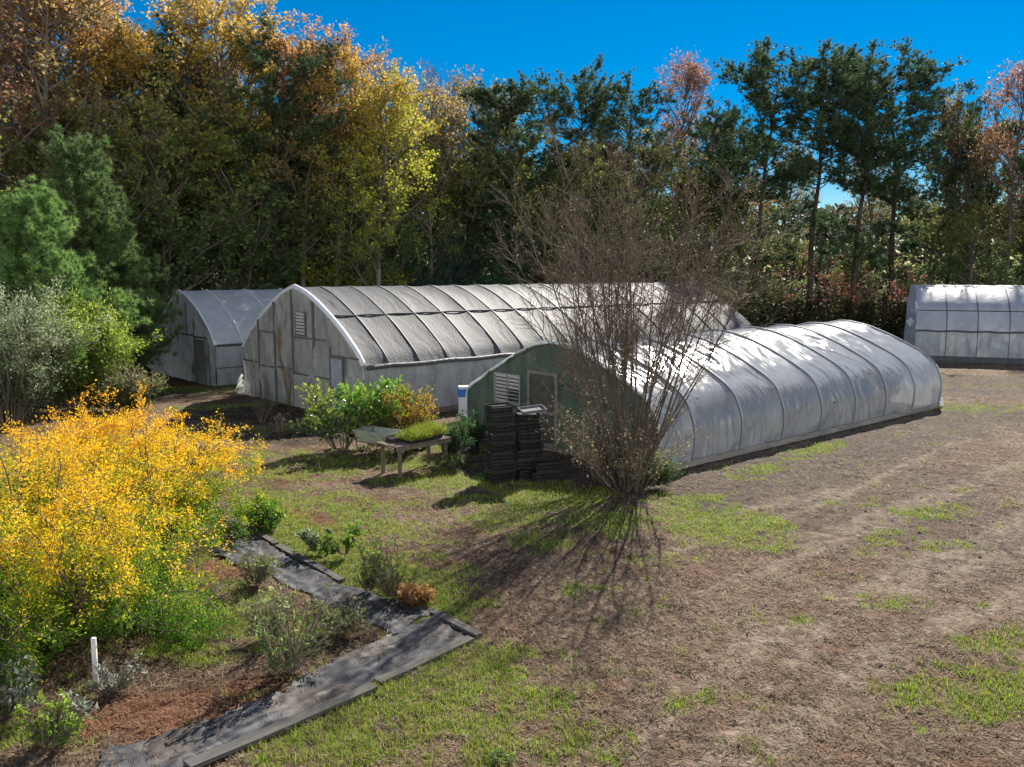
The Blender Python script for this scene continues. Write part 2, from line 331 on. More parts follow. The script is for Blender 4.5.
# grass and straw blades
def blades(n,x0,x1,y0,y1,kind,seed,lmin,lmax,wid):
    r=np.random.default_rng(seed)
    # sample density proportional to 1/y^1.2
    u=r.uniform(0,1,n);y=y0*(y1/y0)**u;x=r.uniform(-1,1,n)*(y*.64+1)
    ms=masks(x,y);g,tr,gs,dk,rd,fo,n1,n2,n3=ms
    fab=inpoly(x,y,FAB1)|inpoly(x,y,FAB2);bad=greenh(x,y)|(fab&(r.uniform(0,1,n)<(1 if kind=='green' else .93)))
    if kind=='green': keep=(r.uniform(0,1,n)<np.clip(g*1.2,0,1))&(fo<.6)
    else: keep=r.uniform(0,1,n)<np.clip(.8*(1-g*.75)*(1-tr*.85)*(1-gs*.62)*(1-.5*fo)*(.35+1.3*sm(.35,.65,n2)),0,1)
    keep&=~bad;fab=fab[keep];x=x[keep];y=y[keep];g=g[keep];rd=rd[keep];gs=gs[keep];n1=n1[keep];N=len(x)
    L=r.uniform(lmin,lmax,N);az=r.uniform(0,2*math.pi,N)
    el=r.uniform(.5,1.4,N) if kind=='green' else r.uniform(-.05,.5,N)
    d=np.stack([np.cos(az)*np.cos(el),np.sin(az)*np.cos(el),np.sin(el)],1)
    side=np.stack([-np.sin(az),np.cos(az),r.uniform(-.5,.5,N)],1)*wid*(1+y[:,None]/25)
    b=np.stack([x,y,gz(x,y)+(0 if kind=='green' else .012+.04*fab)],1)
    V=np.stack([b-side,b+side,b+d*L[:,None]],1).reshape(-1,3)
    rr=r.uniform(0,1,(N,1))
    if kind=='green': col=np.array((.13,.28,.02))*(1-rr)+np.array((.42,.52,.05))*rr;dry=(r.uniform(0,1,N)<.28)[:,None];col=np.where(dry,np.array((.4,.3,.14)),col)
    else:
        col=np.array((.12,.075,.045))*(1-rr)+np.array((.46,.34,.225))*rr
        col=col*(1-.55*rd[:,None])+np.array((.30,.125,.06))*.55*rd[:,None]
        col=(col*(1-.5*gs[:,None])+np.array((.2,.175,.155))*.5*gs[:,None])*.88
    return mesh_np('blades',V,np.arange(N*3).reshape(-1,3),3,M['blade'],np.repeat(col,3,0))
# ------------------------------------------------------------------ greenhouses
GH={}
def setgh(k,ox,oy,az,wd,ln): GH[k]=dict(o=(ox,oy),az=R(az),w=wd,l=ln)
AZ=49.0
def midfront(cx,cy,t,az=AZ): a=R(az);return cx+math.cos(a)*t,cy-math.sin(a)*t   # left corner + t to the right
setgh(2,*midfront(-11.04,34.37,4.5,47.6),47.6,9.0,24.0)
setgh(1,*midfront(-18.1,42.2,3.8,47.5),47.5,7.4,17.0)
setgh(3,*midfront(-1.36,26.40,3.83,49.6),49.6,7.66,16.15)
_a=R(111);setgh(4,22.9-math.cos(_a)*3.7,47.6+math.sin(_a)*3.7,111,7.4,22.0)
def greenh(x,y,m=0.05):
    ins=np.zeros(len(x),bool)
    for g in GH.values():
        dx=x-g['o'][0];dy=y-g['o'][1];a=g['az'];lx=dx*math.cos(a)-dy*math.sin(a);ly=dx*math.sin(a)+dy*math.cos(a)
        ins|=(np.abs(lx)<g['w']/2+m)&(ly>-m)&(ly<g['l']+m)
    return ins
bl=blades(430000,-1,1,7.2,50,'dead',5,.05,.13,.0042)
obj('dead_grass',bl,kind='stuff',label='brown dead grass and pine straw littering the yard',cat='dead grass')
bl=blades(620000,-1,1,7.2,56,'green',6,.02,.11,.0042)
obj('grass',bl,kind='stuff',label='patches of short bright green grass and clover in the yard',cat='grass')

def curve(pts,n):
    """resample a polyline through Catmull-Rom"""
    pts=[np.array(p,float) for p in pts];P=[2*pts[0]-pts[1]]+pts+[2*pts[-1]-pts[-2]];out=[]
    for i in range(1,len(P)-2):
        for t in np.linspace(0,1,24,endpoint=False):
            out.append(.5*((2*P[i])+(-P[i-1]+P[i+1])*t+(2*P[i-1]-5*P[i]+4*P[i+1]-P[i+2])*t*t+(-P[i-1]+3*P[i]-3*P[i+1]+P[i+2])*t**3))
    out.append(pts[-1]);out=np.array(out);s=np.r_[0,np.cumsum(np.linalg.norm(np.diff(out,axis=0),axis=1))]
    q=np.linspace(0,s[-1],n);return np.stack([np.interp(q,s,out[:,k]) for k in range(2)],1)
def sheet(prof,y0,y1,ribs,sag,wr,seed,du=.1,lean=None,wamp=.02,drop=0.):
    """prof (n,2) x,z across; returns V,F of a cover sheet stretched along y with sag between ribs and wrinkles"""
    n=len(prof);m=int((y1-y0)/du)+1;ys_=np.linspace(y0,y1,m)
    tg=np.gradient(prof,axis=0);tg/=np.linalg.norm(tg,axis=1,keepdims=True);nr=np.stack([tg[:,1],-tg[:,0]],1)
    if nr[n//2,1]<0: nr=-nr
    s=np.r_[0,np.cumsum(np.linalg.norm(np.diff(prof,axis=0),axis=1))]
    rb=np.array(ribs);ix=np.clip(np.searchsorted(rb,ys_)-1,0,len(rb)-2);t=np.clip((ys_-rb[ix])/(rb[ix+1]-rb[ix]),0,1)
    YY,SS=np.meshgrid(ys_,s,indexing='ij');T=t[:,None]*np.ones_like(SS);IX=ix[:,None]*np.ones_like(SS)
    off=-sag*np.sin(np.pi*T)**.8*(.6+.8*_hash(IX,np.floor(SS*0),seed)[:])
    # slack folds: ridged noise, slanted within each bay, fanning from the ribs
    sl=(_hash(IX,IX*0+5,seed)-.5)*3
    q=YY*(3.2)+SS*sl*.8+fbm(YY*.8,SS*.8,seed+3)*3.5
    rid=1-np.abs(2*vn(q,SS*.55+IX*7,seed+1)-1);rid2=1-np.abs(2*vn(q*2.3+9,SS*.9,seed+2)-1)
    amp=sm(.35,.75,fbm(YY*.5+3,SS*.5,seed+8))
    off+=wamp*wr*(rid**2.2*amp+.35*rid2**2)*np.sin(np.pi*np.clip(T,.03,.97))**.5
    off+=(fbm(YY*1.3,SS*1.3,seed+5)-.5)*.022*wr
    Vx=prof[None,:,0]+nr[None,:,0]*off;Vz=prof[None,:,1]+nr[None,:,1]*off
    V=np.stack([Vx,YY,Vz],-1).reshape(-1,3)
    I=(np.arange(m-1)[:,None]*n+np.arange(n-1)[None]).ravel()
    return V,np.stack([I,I+1,I+n+1,I+n],1)
def gable(prof,y,seed,amp=.03,nx=90,nz=50,bulge=0.):
    """fill below the arch with a wrinkled sheet in the xz plane"""
    o=np.argsort(prof[:,0],kind='stable');px_=prof[o,0];pz=prof[o,1]
    half=prof[:,0].max()
    xs_=np.linspace(-half,half,nx)
    top=np.array([pz[np.abs(px_-x)<half/nx*2.2].max() if (np.abs(px_-x)<half/nx*2.2).any() else np.interp(x,px_,pz) for x in xs_])
    tt=np.linspace(0,1,nz);XX=np.repeat(xs_[:,None],nz,1);ZZ=top[:,None]*tt[None]
    q=XX*2.2+ZZ*.5+fbm(XX*.9,ZZ*.9,seed)*2.5
    off=amp*((1-np.abs(2*vn(q,ZZ*.5,seed+1)-1))**2)+amp*1.5*(fbm(XX*1.1,ZZ*1.1,seed+2)-.5)+bulge*np.sin(np.pi*np.clip(tt,0,1))[None]*sm(.1,-half,XX)
    V=np.stack([XX,y-off,ZZ],-1).reshape(-1,3)
    I=(np.arange(nx-1)[:,None]*nz+np.arange(nz-1)[None]).ravel()
    return V,np.stack([I,I+nz,I+nz+1,I+1],1)
def rib_mb(prof,y,r,off=0.0,sides=6,sel=None):
    P=prof if sel is None else prof[sel]
    return MB().tube([(p[0],y,p[1]) for p in P],r,sides)
def offset(prof,d):
    tg=np.gradient(prof,axis=0);tg/=np.linalg.norm(tg,axis=1,keepdims=True);nr=np.stack([tg[:,1],-tg[:,0]],1)
    if nr[len(nr)//2,1]<0:nr=-nr
    return prof+nr*d
# film materials
def film(name,base,rough,spec,transl,transp,noise,nscale,bump,bscale,stain=None,stretch=None,coat=0,sscale=1.2,slo=.48,shi=.7,attr=False):
    m=mat(name,base,attr=attr,rough=rough,spec=spec,transl=transl,transp=transp,noise=noise,nscale=nscale,bump=bump,bscale=bscale,coat=coat)
    if stain:
        n=m.node_tree;L=n.links;p=n.nodes['Principled BSDF'];src=p.inputs['Base Color'].links[0].from_socket
        tc=n.nodes.new('ShaderNodeTexCoord');mp=n.nodes.new('ShaderNodeMapping');mp.inputs['Scale'].default_value=stretch or (1,1,.35);L.new(tc.outputs['Object'],mp.inputs[0])
        t=n.nodes.new('ShaderNodeTexNoise');t.inputs['Scale'].default_value=sscale;t.inputs['Detail'].default_value=8;t.inputs['Roughness'].default_value=.7;L.new(mp.outputs[0],t.inputs['Vector'])
        mr=n.nodes.new('ShaderNodeMapRange');mr.inputs[1].default_value=slo;mr.inputs[2].default_value=shi;L.new(t.outputs[0],mr.inputs[0])
        mx=n.nodes.new('ShaderNodeMix');mx.data_type='RGBA';L.new(mr.outputs[0],mx.inputs[0]);L.new(src,mx.inputs[6]);mx.inputs[7].default_value=(*stain,1)
        L.new(mx.outputs[2],p.inputs['Base Color'])
        for nd in n.nodes:
            if nd.type=='BSDF_TRANSLUCENT': L.new(mx.outputs[2],nd.inputs[0])
    return m
M['film3']=film('clear_greenhouse_film',(.41,.44,.48),.2,.85,.36,.25,.10,1.5,.12,5)
M['film4']=film('milky_greenhouse_film',(.55,.60,.68),.42,.8,.45,.12,.1,2,.2,6)
M['gablefilm']=film('old_gable_film',(.56,.57,.54),.5,.4,.5,.0,.15,2,.35,6,stain=(.30,.21,.12),stretch=(1,1,.28),slo=.55,shi=.82)
M['gablefilm1']=film('mildewed_gable_film',(.68,.69,.66),.5,.4,.6,.0,.15,2,.35,6,stain=(.10,.10,.09),stretch=(1,1,.45),slo=.5,shi=.7)
M['sidefilm']=film('old_side_film',(.60,.65,.67),.4,.5,.5,.12,.15,2,.5,5,stain=(.30,.33,.32),stretch=(1,1,.35),sscale=2.5)
M['shade']=film('grey_shade_cloth',(.075,.08,.092),.6,.2,.12,.0,.3,2,.4,18,stain=(.08,.08,.085),stretch=(1,1.6,.6),slo=.45,shi=.75)
M['roof1']=film('grey_roof_film',(.76,.77,.77),.4,.5,.45,.0,.12,1.5,.2,8)
M['greenfilm']=film('green_gable_cloth',(.055,.085,.065),.6,.3,.35,.0,.25,2,.4,5,stain=(.12,.14,.11),stretch=(1,1,.4))
M['batten']=mat('grey_batten',(.13,.13,.125),rough=.8,noise=.3,nscale=8)
M['whiteedge']=mat('white_edge_film',(.66,.68,.72),rough=.4,noise=.12,nscale=6)
M['roll']=mat('rolled_dark_film',(.07,.08,.09),rough=.5,noise=.4,nscale=6,bump=.5,bscale=15)
M['glass']=mat('clouded_pane',(.10,.10,.09),rough=.25,spec=.6,noise=.4,nscale=4,transp=.35)
def gh_empty(k,name,label): g=GH[k];return empty(name,(*g['o'],0),-g['az'],label,'greenhouse','plastic covered greenhouses')
def louver(parent,xc,z0,z1,wd,cols,nsl,y=-.05):
    v=MB()
    for s in(-1,1): v.box((xc+s*wd/2,y,(z0+z1)/2),(.05,.07,z1-z0+.05))
    for z in(z0,z1): v.box((xc,y,z),(wd-.054,.066,.05))
    if cols==2: v.box((xc,y-.005,(z0+z1)/2),(.045,.06,z1-z0-.06))
    lv=v.build('louver_vent',M['steel'] if cols==2 else M['batten'],parent)
    s_=MB()
    for c in range(cols):
        cw=wd/cols;cx=xc-wd/2+cw*(c+.5)
        for i in range(nsl):
            z=z0+(i+.5)*(z1-z0)/nsl;s_.box((cx,y-.02,z),(cw-.09,.01,(z1-z0)/nsl*.92),rx=R(38 if not(c==1 and i<nsl*.4) else 65))
    s_.build('slats',M['white'],lv)
    b=MB().box((xc,y+.03,(z0+z1)/2),(wd-.06,.01,z1-z0-.06)).build('backing',M['black'],lv)
# --- greenhouse 2 (large, grey shade cloth)
g=GH[2];hw=4.5;E_=1.87
def gothic(h,n): a=curve(h,n);b=a[::-1].copy();b[:,0]*=-1;return np.vstack([a,b[1:]])
arch2=gothic([(hw,E_),(4.1,2.3),(3.0,3.1),(1.7,3.82),(.8,4.2),(0,4.42)],45)
full2=np.vstack([[(hw,0)],[(hw,.9)],arch2,[(-hw,.9)],[(-hw,0)]])
g2=gh_empty(2,'greenhouse','big greenhouse with dark grey shade cloth roof and weathered stained white gable')
rb2=[0]+[1.05+1.28*i for i in range(18)]+[24.0]
V,Fc=sheet(offset(arch2,.05),.12,24.0,rb2,.05,1.0,21,du=.07,wamp=.026)
obj('roof_cover',mesh_np('roof_cover',V,Fc,4,M['shade'],smooth=True),g2)
rm=rib_mb(offset(arch2,.045),0,.03,sides=5).mesh('rib',M['darksteel'],smooth=True)
for y in rb2[1:-1]: obj('rib',rm,g2,loc=(0,y,0))
MB().tube([(p[0],.03,p[1]) for p in offset(arch2,.05)],.10,8).build('arch_edge',M['whiteedge'],g2,smooth=True)
for s in(1,-1):
    sp=np.array([(s*hw,0.02),(s*(hw+.02),.6),(s*(hw+.01),1.2),(s*hw,1.83)]);sp=curve([tuple(a) for a in sp],22)
    V,Fc=sheet(sp if s<0 else sp,.05,23.9,rb2,.05,1.4,33+s,du=.1);obj('side_wall',mesh_np('side_wall',V,Fc,4,M['sidefilm'],smooth=True),g2)
    pts=[(s*(hw+.08+.01*math.sin(y*3)),y,1.86-.035*math.sin(math.pi*((y-1.05)%2.56)/2.56)) for y in np.arange(0.15,24,.3)]
    MB().tube(pts,.085,7).build('rolled_curtain',M['roll'],g2,smooth=True)
    MB().box((s*(hw+.03),12,.09),(.05,23.8,.18)).build('baseboard',M['benchwood'],g2)
    # purlin line
    k=22 if s>0 else -23
    MB().tube([(arch2[k,0]+s*.05,y,arch2[k,1]+.035+.010*math.sin(y*5)) for y in np.arange(.1,23.9,.32)],.035,5).build('purlin',M['darksteel'],g2,smooth=True)
V,Fc=gable(full2,0,51,.085,nx=150,nz=80)
gx,gzz=V[:,0],V[:,2];cb0=np.zeros((len(V),3))+np.array((.68,.69,.65))
def streak(x0,amp,ph,wd,z0,z1): return sm(wd,wd*.25,np.abs(gx-(x0+amp*np.sin(gzz*1.25+ph))+(vn(gx*6,gzz*3,3)-.5)*.12))*sm(z0-.3,z0+.3,gzz)*sm(z1+.3,z1-.3,gzz)
for a_,b_ in ((streak(-.85,.32,2.2,.22,.1,3.0),(.50,.30,.13)),(streak(-.55,.1,0,.16,.0,1.5),(.40,.22,.09)),(streak(-1.5,.5,2.9,.07,1.0,2.8),(.75,.76,.76)),(streak(-2.6,.15,1,.35,.0,1.0),(.36,.33,.28)),(streak(1.2,.1,1,.3,.0,.9),(.34,.33,.30)),(streak(-.4,.3,1,.12,2.9,3.6),(.28,.28,.26))): cb0=cb0*(1-a_[:,None]*.8)+np.array(b_)*a_[:,None]*.8
gr_=sm(.5,.0,gzz)*.5+sm(.55,.75,fbm(gx*1.5,gzz*.8,5))*.35;cb0=cb0*(1-gr_[:,None])+np.array((.22,.21,.17))*gr_[:,None]
obj('gable_sheet',mesh_np('gable_sheet',V,Fc,4,film('stained_gable_film',(.5,.5,.5),.5,.4,.6,.0,.2,2,.5,6,attr=True),cb0,True),g2)
V,Fc=gable(full2,24.0,52,.03);obj('rear_gable',mesh_np('rear_gable',V,Fc,4,M['gablefilm'],smooth=True),g2)
def topz(prof,x):
    d=np.abs(prof[:,0]-x);return prof[np.argsort(d)[:3],1].max()
for t,z0,z1 in [(1.56,0,None),(2.91,0,None),(4.33,0,None),(5.88,0,None),(7.03,0,None)]:
    x=t-4.5;z1=z1 or topz(arch2,x)-.05;MB().box((x,-.055,(z0+z1)/2),(.07,.05,z1-z0)).build('batten',M['batten'],g2)
for t0,t1,z in [(1.6,2.87,2.7),(0.1,1.5,1.45),(1.6,2.87,1.35),(2.95,4.29,1.4),(4.37,5.84,2.62),(4.37,5.84,1.27),(5.92,6.99,2.62),(5.92,6.99,1.27),(7.07,8.9,2.12)]:
    MB().box(((t0+t1)/2-4.5,-.055,z),(t1-t0,.045,.06)).build('batten',M['batten'],g2)
louver(g2,.57,2.72,3.55,.72,1,7,-.09)
d=MB().box((3.03,-.09,1.04),(.86,.05,2.04)).build('door',film('bluish_door_film',(.36,.39,.43),.5,.4,.2,0,.25,3,.3,9),g2)
MB().box((2.62,-.105,1.04),(.06,.06,2.08)).box((3.44,-.105,1.04),(.06,.06,2.08)).box((3.03,-.105,2.07),(.76,.06,.06)).box((3.03,-.105,1.0),(.76,.06,.06)).build('door_frame',M['batten'],d)
d=MB().box((.60,-.09,.63),(1.36,.04,1.2)).build('door',M['gablefilm'],g2)
MB().box((1.12,-.12,.95),(.12,.03,.16)).build('latch_plate',M['batten'],d)
# loose hem at left corner
V=[];N_=14
for i in range(N_):
    for k in range(4): V.append((-4.5-.05-.16*k/3*(1+.3*math.sin(i)),-.05-.22*k/3-.05*math.sin(i*2.1+k),.02+(1.0-i/(N_-1))*.9*(1-k/3*.75)))
Fq=[[i*4+k,i*4+k+1,(i+1)*4+k+1,(i+1)*4+k] for i in range(N_-1) for k in range(3)]
obj('loose_hem',mesh_np('loose_hem',np.array(V),np.array(Fq),4,M['gablefilm'],smooth=True),g2)
# --- greenhouse 1 (far left)
hw=3.7
arch1=np.vstack([curve([(hw,1.8),(3.2,2.45),(2.1,3.25),(1.0,3.8),(0,4.12)],36),curve([(0,4.12),(-1.0,3.6),(-2.1,2.95),(-3.2,2.2),(-hw-.1,1.55)],36)[1:]])
full1=np.vstack([[(hw,0)],[(hw,.9)],arch1,[(-hw-.2,.9)],[(-hw,0)]])
g1=gh_empty(1,'greenhouse','smaller greenhouse at far left with pale grey roof and mildewed leaning gable')
rb1=[0]+[1.3+1.9*i for i in range(8)]+[17.]
V,Fc=sheet(offset(arch1,.04),.05,17,rb1,.03,.35,61,du=.12);obj('roof_cover',mesh_np('roof_cover',V,Fc,4,M['roof1'],smooth=True),g1)
rm=rib_mb(offset(arch1,.05),0,.035,sides=5).mesh('rib',M['whiteedge'],smooth=True)
for y in rb1[1:-1]: obj('rib',rm,g1,loc=(0,y,0))
MB().tube([(p[0],0,p[1]) for p in offset(arch1,.04)],.06,8).build('arch_edge',M['whiteedge'],g1,smooth=True)
for s in(1,-1):
    sp=curve([(s*hw,.02),(s*(hw+.02),.9),(s*hw,1.78)],18)
    V,Fc=sheet(sp,.05,17,rb1,.03,.8,63+s,du=.12);obj('side_wall',mesh_np('side_wall',V,Fc,4,M['sidefilm'],smooth=True),g1)
    MB().tube([(s*(hw+.05),0.1,1.8),(s*(hw+.05),17,1.8)],.05,6).build('side_rail',M['darksteel'],g1)
    if s>0:
        for y in (1.2,): MB().box((s*(hw+.04),8.5,.8),(.04,16.8,.05)).build('batten',M['batten'],g1)
V,Fc=gable(full1,0,71,.13,nx=130,nz=70,bulge=.5);obj('gable_sheet',mesh_np('gable_sheet',V,Fc,4,M['gablefilm1'],smooth=True),g1)
V,Fc=gable(full1,17,72,.03);obj('rear_gable',mesh_np('rear_gable',V,Fc,4,M['gablefilm'],smooth=True),g1)
for x,z0,z1 in [(1.75,0,2.9),(0,2.1,4.0),(-.9,2.1,3.6),(.9,2.1,3.6),(3.3,0,1.9)]: MB().box((x,-.09,(z0+z1)/2),(.07,.06,z1-z0)).build('batten',M['batten'],g1)
for x0,x1,z in [(-1.6,1.7,2.15),(1.8,3.2,2.1),(-2.8,-1.7,2.0)]: MB().box(((x0+x1)/2,-.10 if x0>-2 else -.3,z),(x1-x0,.06,.07)).build('batten',M['batten'],g1)
d=MB().box((2.5,-.11,1.0),(.92,.05,1.95)).build('door',film('dark_door_film',(.22,.235,.25),.5,.4,.2,0,.25,3,.3,9),g1)
MB().box((2.05,-.13,1.),(.06,.05,2.)).box((2.95,-.13,1.),(.06,.05,2.)).box((2.5,-.13,1.97),(.84,.05,.06)).build('door_frame',M['batten'],d)
# --- greenhouse 3 (front, clear film)
hw=3.83
arch3=curve([(hw,0.05),(hw+.08,.6),(hw+.02,1.15),(3.45,1.78),(2.4,2.36),(1.2,2.82),(.45,2.99),(0,3.03),(-.45,2.98),(-1.0,2.80),(-2.0,2.36),(-3.05,1.80),(-hw,1.32),(-hw-.06,.6),(-hw,.05)],120)
g3=gh_empty(3,'greenhouse','front greenhouse with glossy wrinkled clear plastic cover and green front gable')
rb3=[0]+[1.42+2.09*i for i in range(7)]+[16.15]
V,Fc=sheet(arch3,.0,16.15,rb3,.06,1.5,83,du=.05,wamp=.055);obj('plastic_cover',mesh_np('plastic_cover',V,Fc,4,M['film3'],smooth=True),g3)
rm=rib_mb(offset(arch3,.02),0,.035,sides=6).mesh('rib',mat('rib_pipe',(.30,.32,.35),rough=.5,metal=.4),smooth=True)
for y in rb3[1:]: obj('rib',rm,g3,loc=(0,y,0))
MB().tube([(p[0],0,p[1]) for p in offset(arch3,.02)],.06,8).build('arch_edge',M['sidefilm'],g3,smooth=True)
for s in(1,-1): MB().box((s*(hw+.07),8.05,.07),(.06,16.2,.16)).build('baseboard',M['wood'],g3)
V,Fc=gable(arch3,0,91,.06);obj('gable_sheet',mesh_np('gable_sheet',V,Fc,4,M['greenfilm'],smooth=True),g3)
V,Fc=gable(arch3,16.15,92,.06);obj('rear_gable',mesh_np('rear_gable',V,Fc,4,M['film3'],smooth=True),g3)
# slack hem at far corner
V=[];N_=16
for i in range(N_):
    for k in range(4): V.append((hw+.02-.3+i/(N_-1)*.3+.12*k/3,16.15+.32*k/3+.04*math.sin(i*2),.9*(1-k/3)*(.6+.4*math.sin(i*1.3)**2)+.02))
Fq=[[i*4+k,i*4+k+1,(i+1)*4+k+1,(i+1)*4+k] for i in range(N_-1) for k in range(3)]
obj('loose_hem',mesh_np('loose_hem',np.array(V),np.array(Fq),4,M['film3'],smooth=True),g3)
louver(g3,2.0-hw,1.12,1.98,1.15,2,8,-.09)
dx=3.55-hw
fr=MB()
for s in(-1,1): fr.box((dx+s*.58,-.09,1.1),(.09,.08,2.2))
fr.box((dx,-.09,2.16),(1.07,.08,.09));d=fr.build('door',M['wood'],g3)
MB().box((dx,-.09,1.1),(1.05,.03,2.0)).build('pane',M['glass'],d)
MB().box((dx,-.13,1.05),(1.05,.04,.09)).box((dx,-.13,.12),(1.05,.04,.12)).build('door_rail',M['wood'],d)
# --- greenhouse 4 (right)
hw=3.7
arch4=curve([(hw,1.72),(hw-.1,2.3),(hw-.6,3.1),(1.9,3.85),(.9,4.15),(0,4.25),(-.9,4.15),(-1.9,3.85),(-hw+.6,3.1),(-hw+.1,2.3),(-hw,1.72)],80)
full4=np.vstack([[(hw,0)],[(hw,.9)],arch4,[(-hw,.9)],[(-hw,0)]])
g4=gh_empty(4,'greenhouse','pale blue white greenhouse seen side-on at the right edge, beyond the dirt yard')
rb4=[0]+[1.55*i+1.55 for i in range(13)]+[22.]
V,Fc=sheet(arch4,0,22,rb4,.03,.9,101,du=.1);obj('roof_cover',mesh_np('roof_cover',V,Fc,4,M['film4'],smooth=True),g4)
rm=rib_mb(offset(full4,.008),0,.022,sides=5).mesh('rib',M['darksteel'],smooth=True)
for y in rb4[1:-1]: obj('rib',rm,g4,loc=(0,y,0))
for s in(1,-1):
    sp=curve([(s*hw,.02),(s*(hw+.02),.9),(s*hw,1.7)],18)
    V,Fc=sheet(sp,.0,22,rb4,.02,.7,103+s,du=.12);obj('side_wall',mesh_np('side_wall',V,Fc,4,M['sidefilm'],smooth=True),g4)
    MB().tube([(s*(hw+.04),y,1.72+.02*math.sin(y*4)) for y in np.arange(0,22,.4)],.05,6).build('rolled_curtain',M['roll'],g4)
    MB().box((s*(hw+.05),11,.16),(.06,22,.32)).build('baseboard',M['roll'],g4)
    MB().tube([(s*(hw-.38),0,2.85),(s*(hw-.38),22,2.85)],.03,5).build('purlin',M['darksteel'],g4)
V,Fc=gable(full4,0,111,.08);obj('gable_sheet',mesh_np('gable_sheet',V,Fc,4,M['film4'],smooth=True),g4)
V,Fc=gable(full4,22,112,.03);obj('rear_gable',mesh_np('rear_gable',V,Fc,4,M['film4'],smooth=True),g4)
V=[(-.2*0+hw-.2,-.05,2.2),(hw,-.3,2.45),(hw+.1,-.55,2.25),(hw,-.35,1.9)]
obj('loose_flap',mesh_np('loose_flap',np.array(V),np.array([[0,1,2,3]]),4,M['film4']),g4)

# ------------------------------------------------------------------ trees
def pal(t,cols):
    cols=np.array(cols);f=np.clip(t,0,.999)*(len(cols)-1);i=f.astype(int);fr=(f-i)[:,None];return cols[i]*(1-fr)+cols[i+1]*fr
def deciduous(seed,h,cb,cr,cols,nl=13000,ls=.2,dens=1.,trunk_r=.17):
    r=np.random.default_rng(seed);parts=[]
    T=grow(np.array([[0,0,0.]]),np.array([[r.normal()*.04,r.normal()*.04,1]]),h*.96,14,.05,.05,r);parts.append(tubes(T,taper(T,trunk_r,.03),8))
    n1=34;s,d,idx,t=kids(T,n1,cb,.98,.95,r,.15)
    prof=np.sin(np.pi*np.clip((t-cb)/(1-cb)*.8+.2,0,1))**.7
    L=cr*prof*r.uniform(.7,1.15,n1)+.5
    A=grow(s,d,L,7,.10,.13,r);parts.append(tubes(A,taper(A,.06*L/cr+.015,.012),5))
    s,d,idx,t=kids(A,7,.25,1,.8,r,.1);B=grow(s,d,r.uniform(.7,1.6,len(s))*cr/3.5,5,.05,.2,r);parts.append(tubes(B,taper(B,.018,.006),3))
    s,d,idx,t=kids(B,4,.2,1,.8,r,.05);D=grow(s,d,r.uniform(.35,.8,len(s)),3,.02,.2,r);parts.append(tubes(D,taper(D,.009,.004),3))
    V,Fc,_=join(parts);tm=mesh_np('trunk',V,Fc,4,M['bark'],smooth=True)
    nl=int(nl*dens);i=r.integers(0,len(D),nl);clump=r.uniform(0,1,len(D))
    i=i[r.uniform(0,1,nl)<.18+.82*(clump[i]>.42)];c=D[i,r.integers(0,3,len(i))]+r.normal(size=(len(i),3))*.13
    V,Fc=leaves(c,ls,.62,r=r)
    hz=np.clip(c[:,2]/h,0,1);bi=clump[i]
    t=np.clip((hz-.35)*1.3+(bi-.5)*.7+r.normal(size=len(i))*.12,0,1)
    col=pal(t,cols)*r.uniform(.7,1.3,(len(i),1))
    return tm,mesh_np('crown',V,Fc,4,M['leaf'],np.repeat(col,4,0))
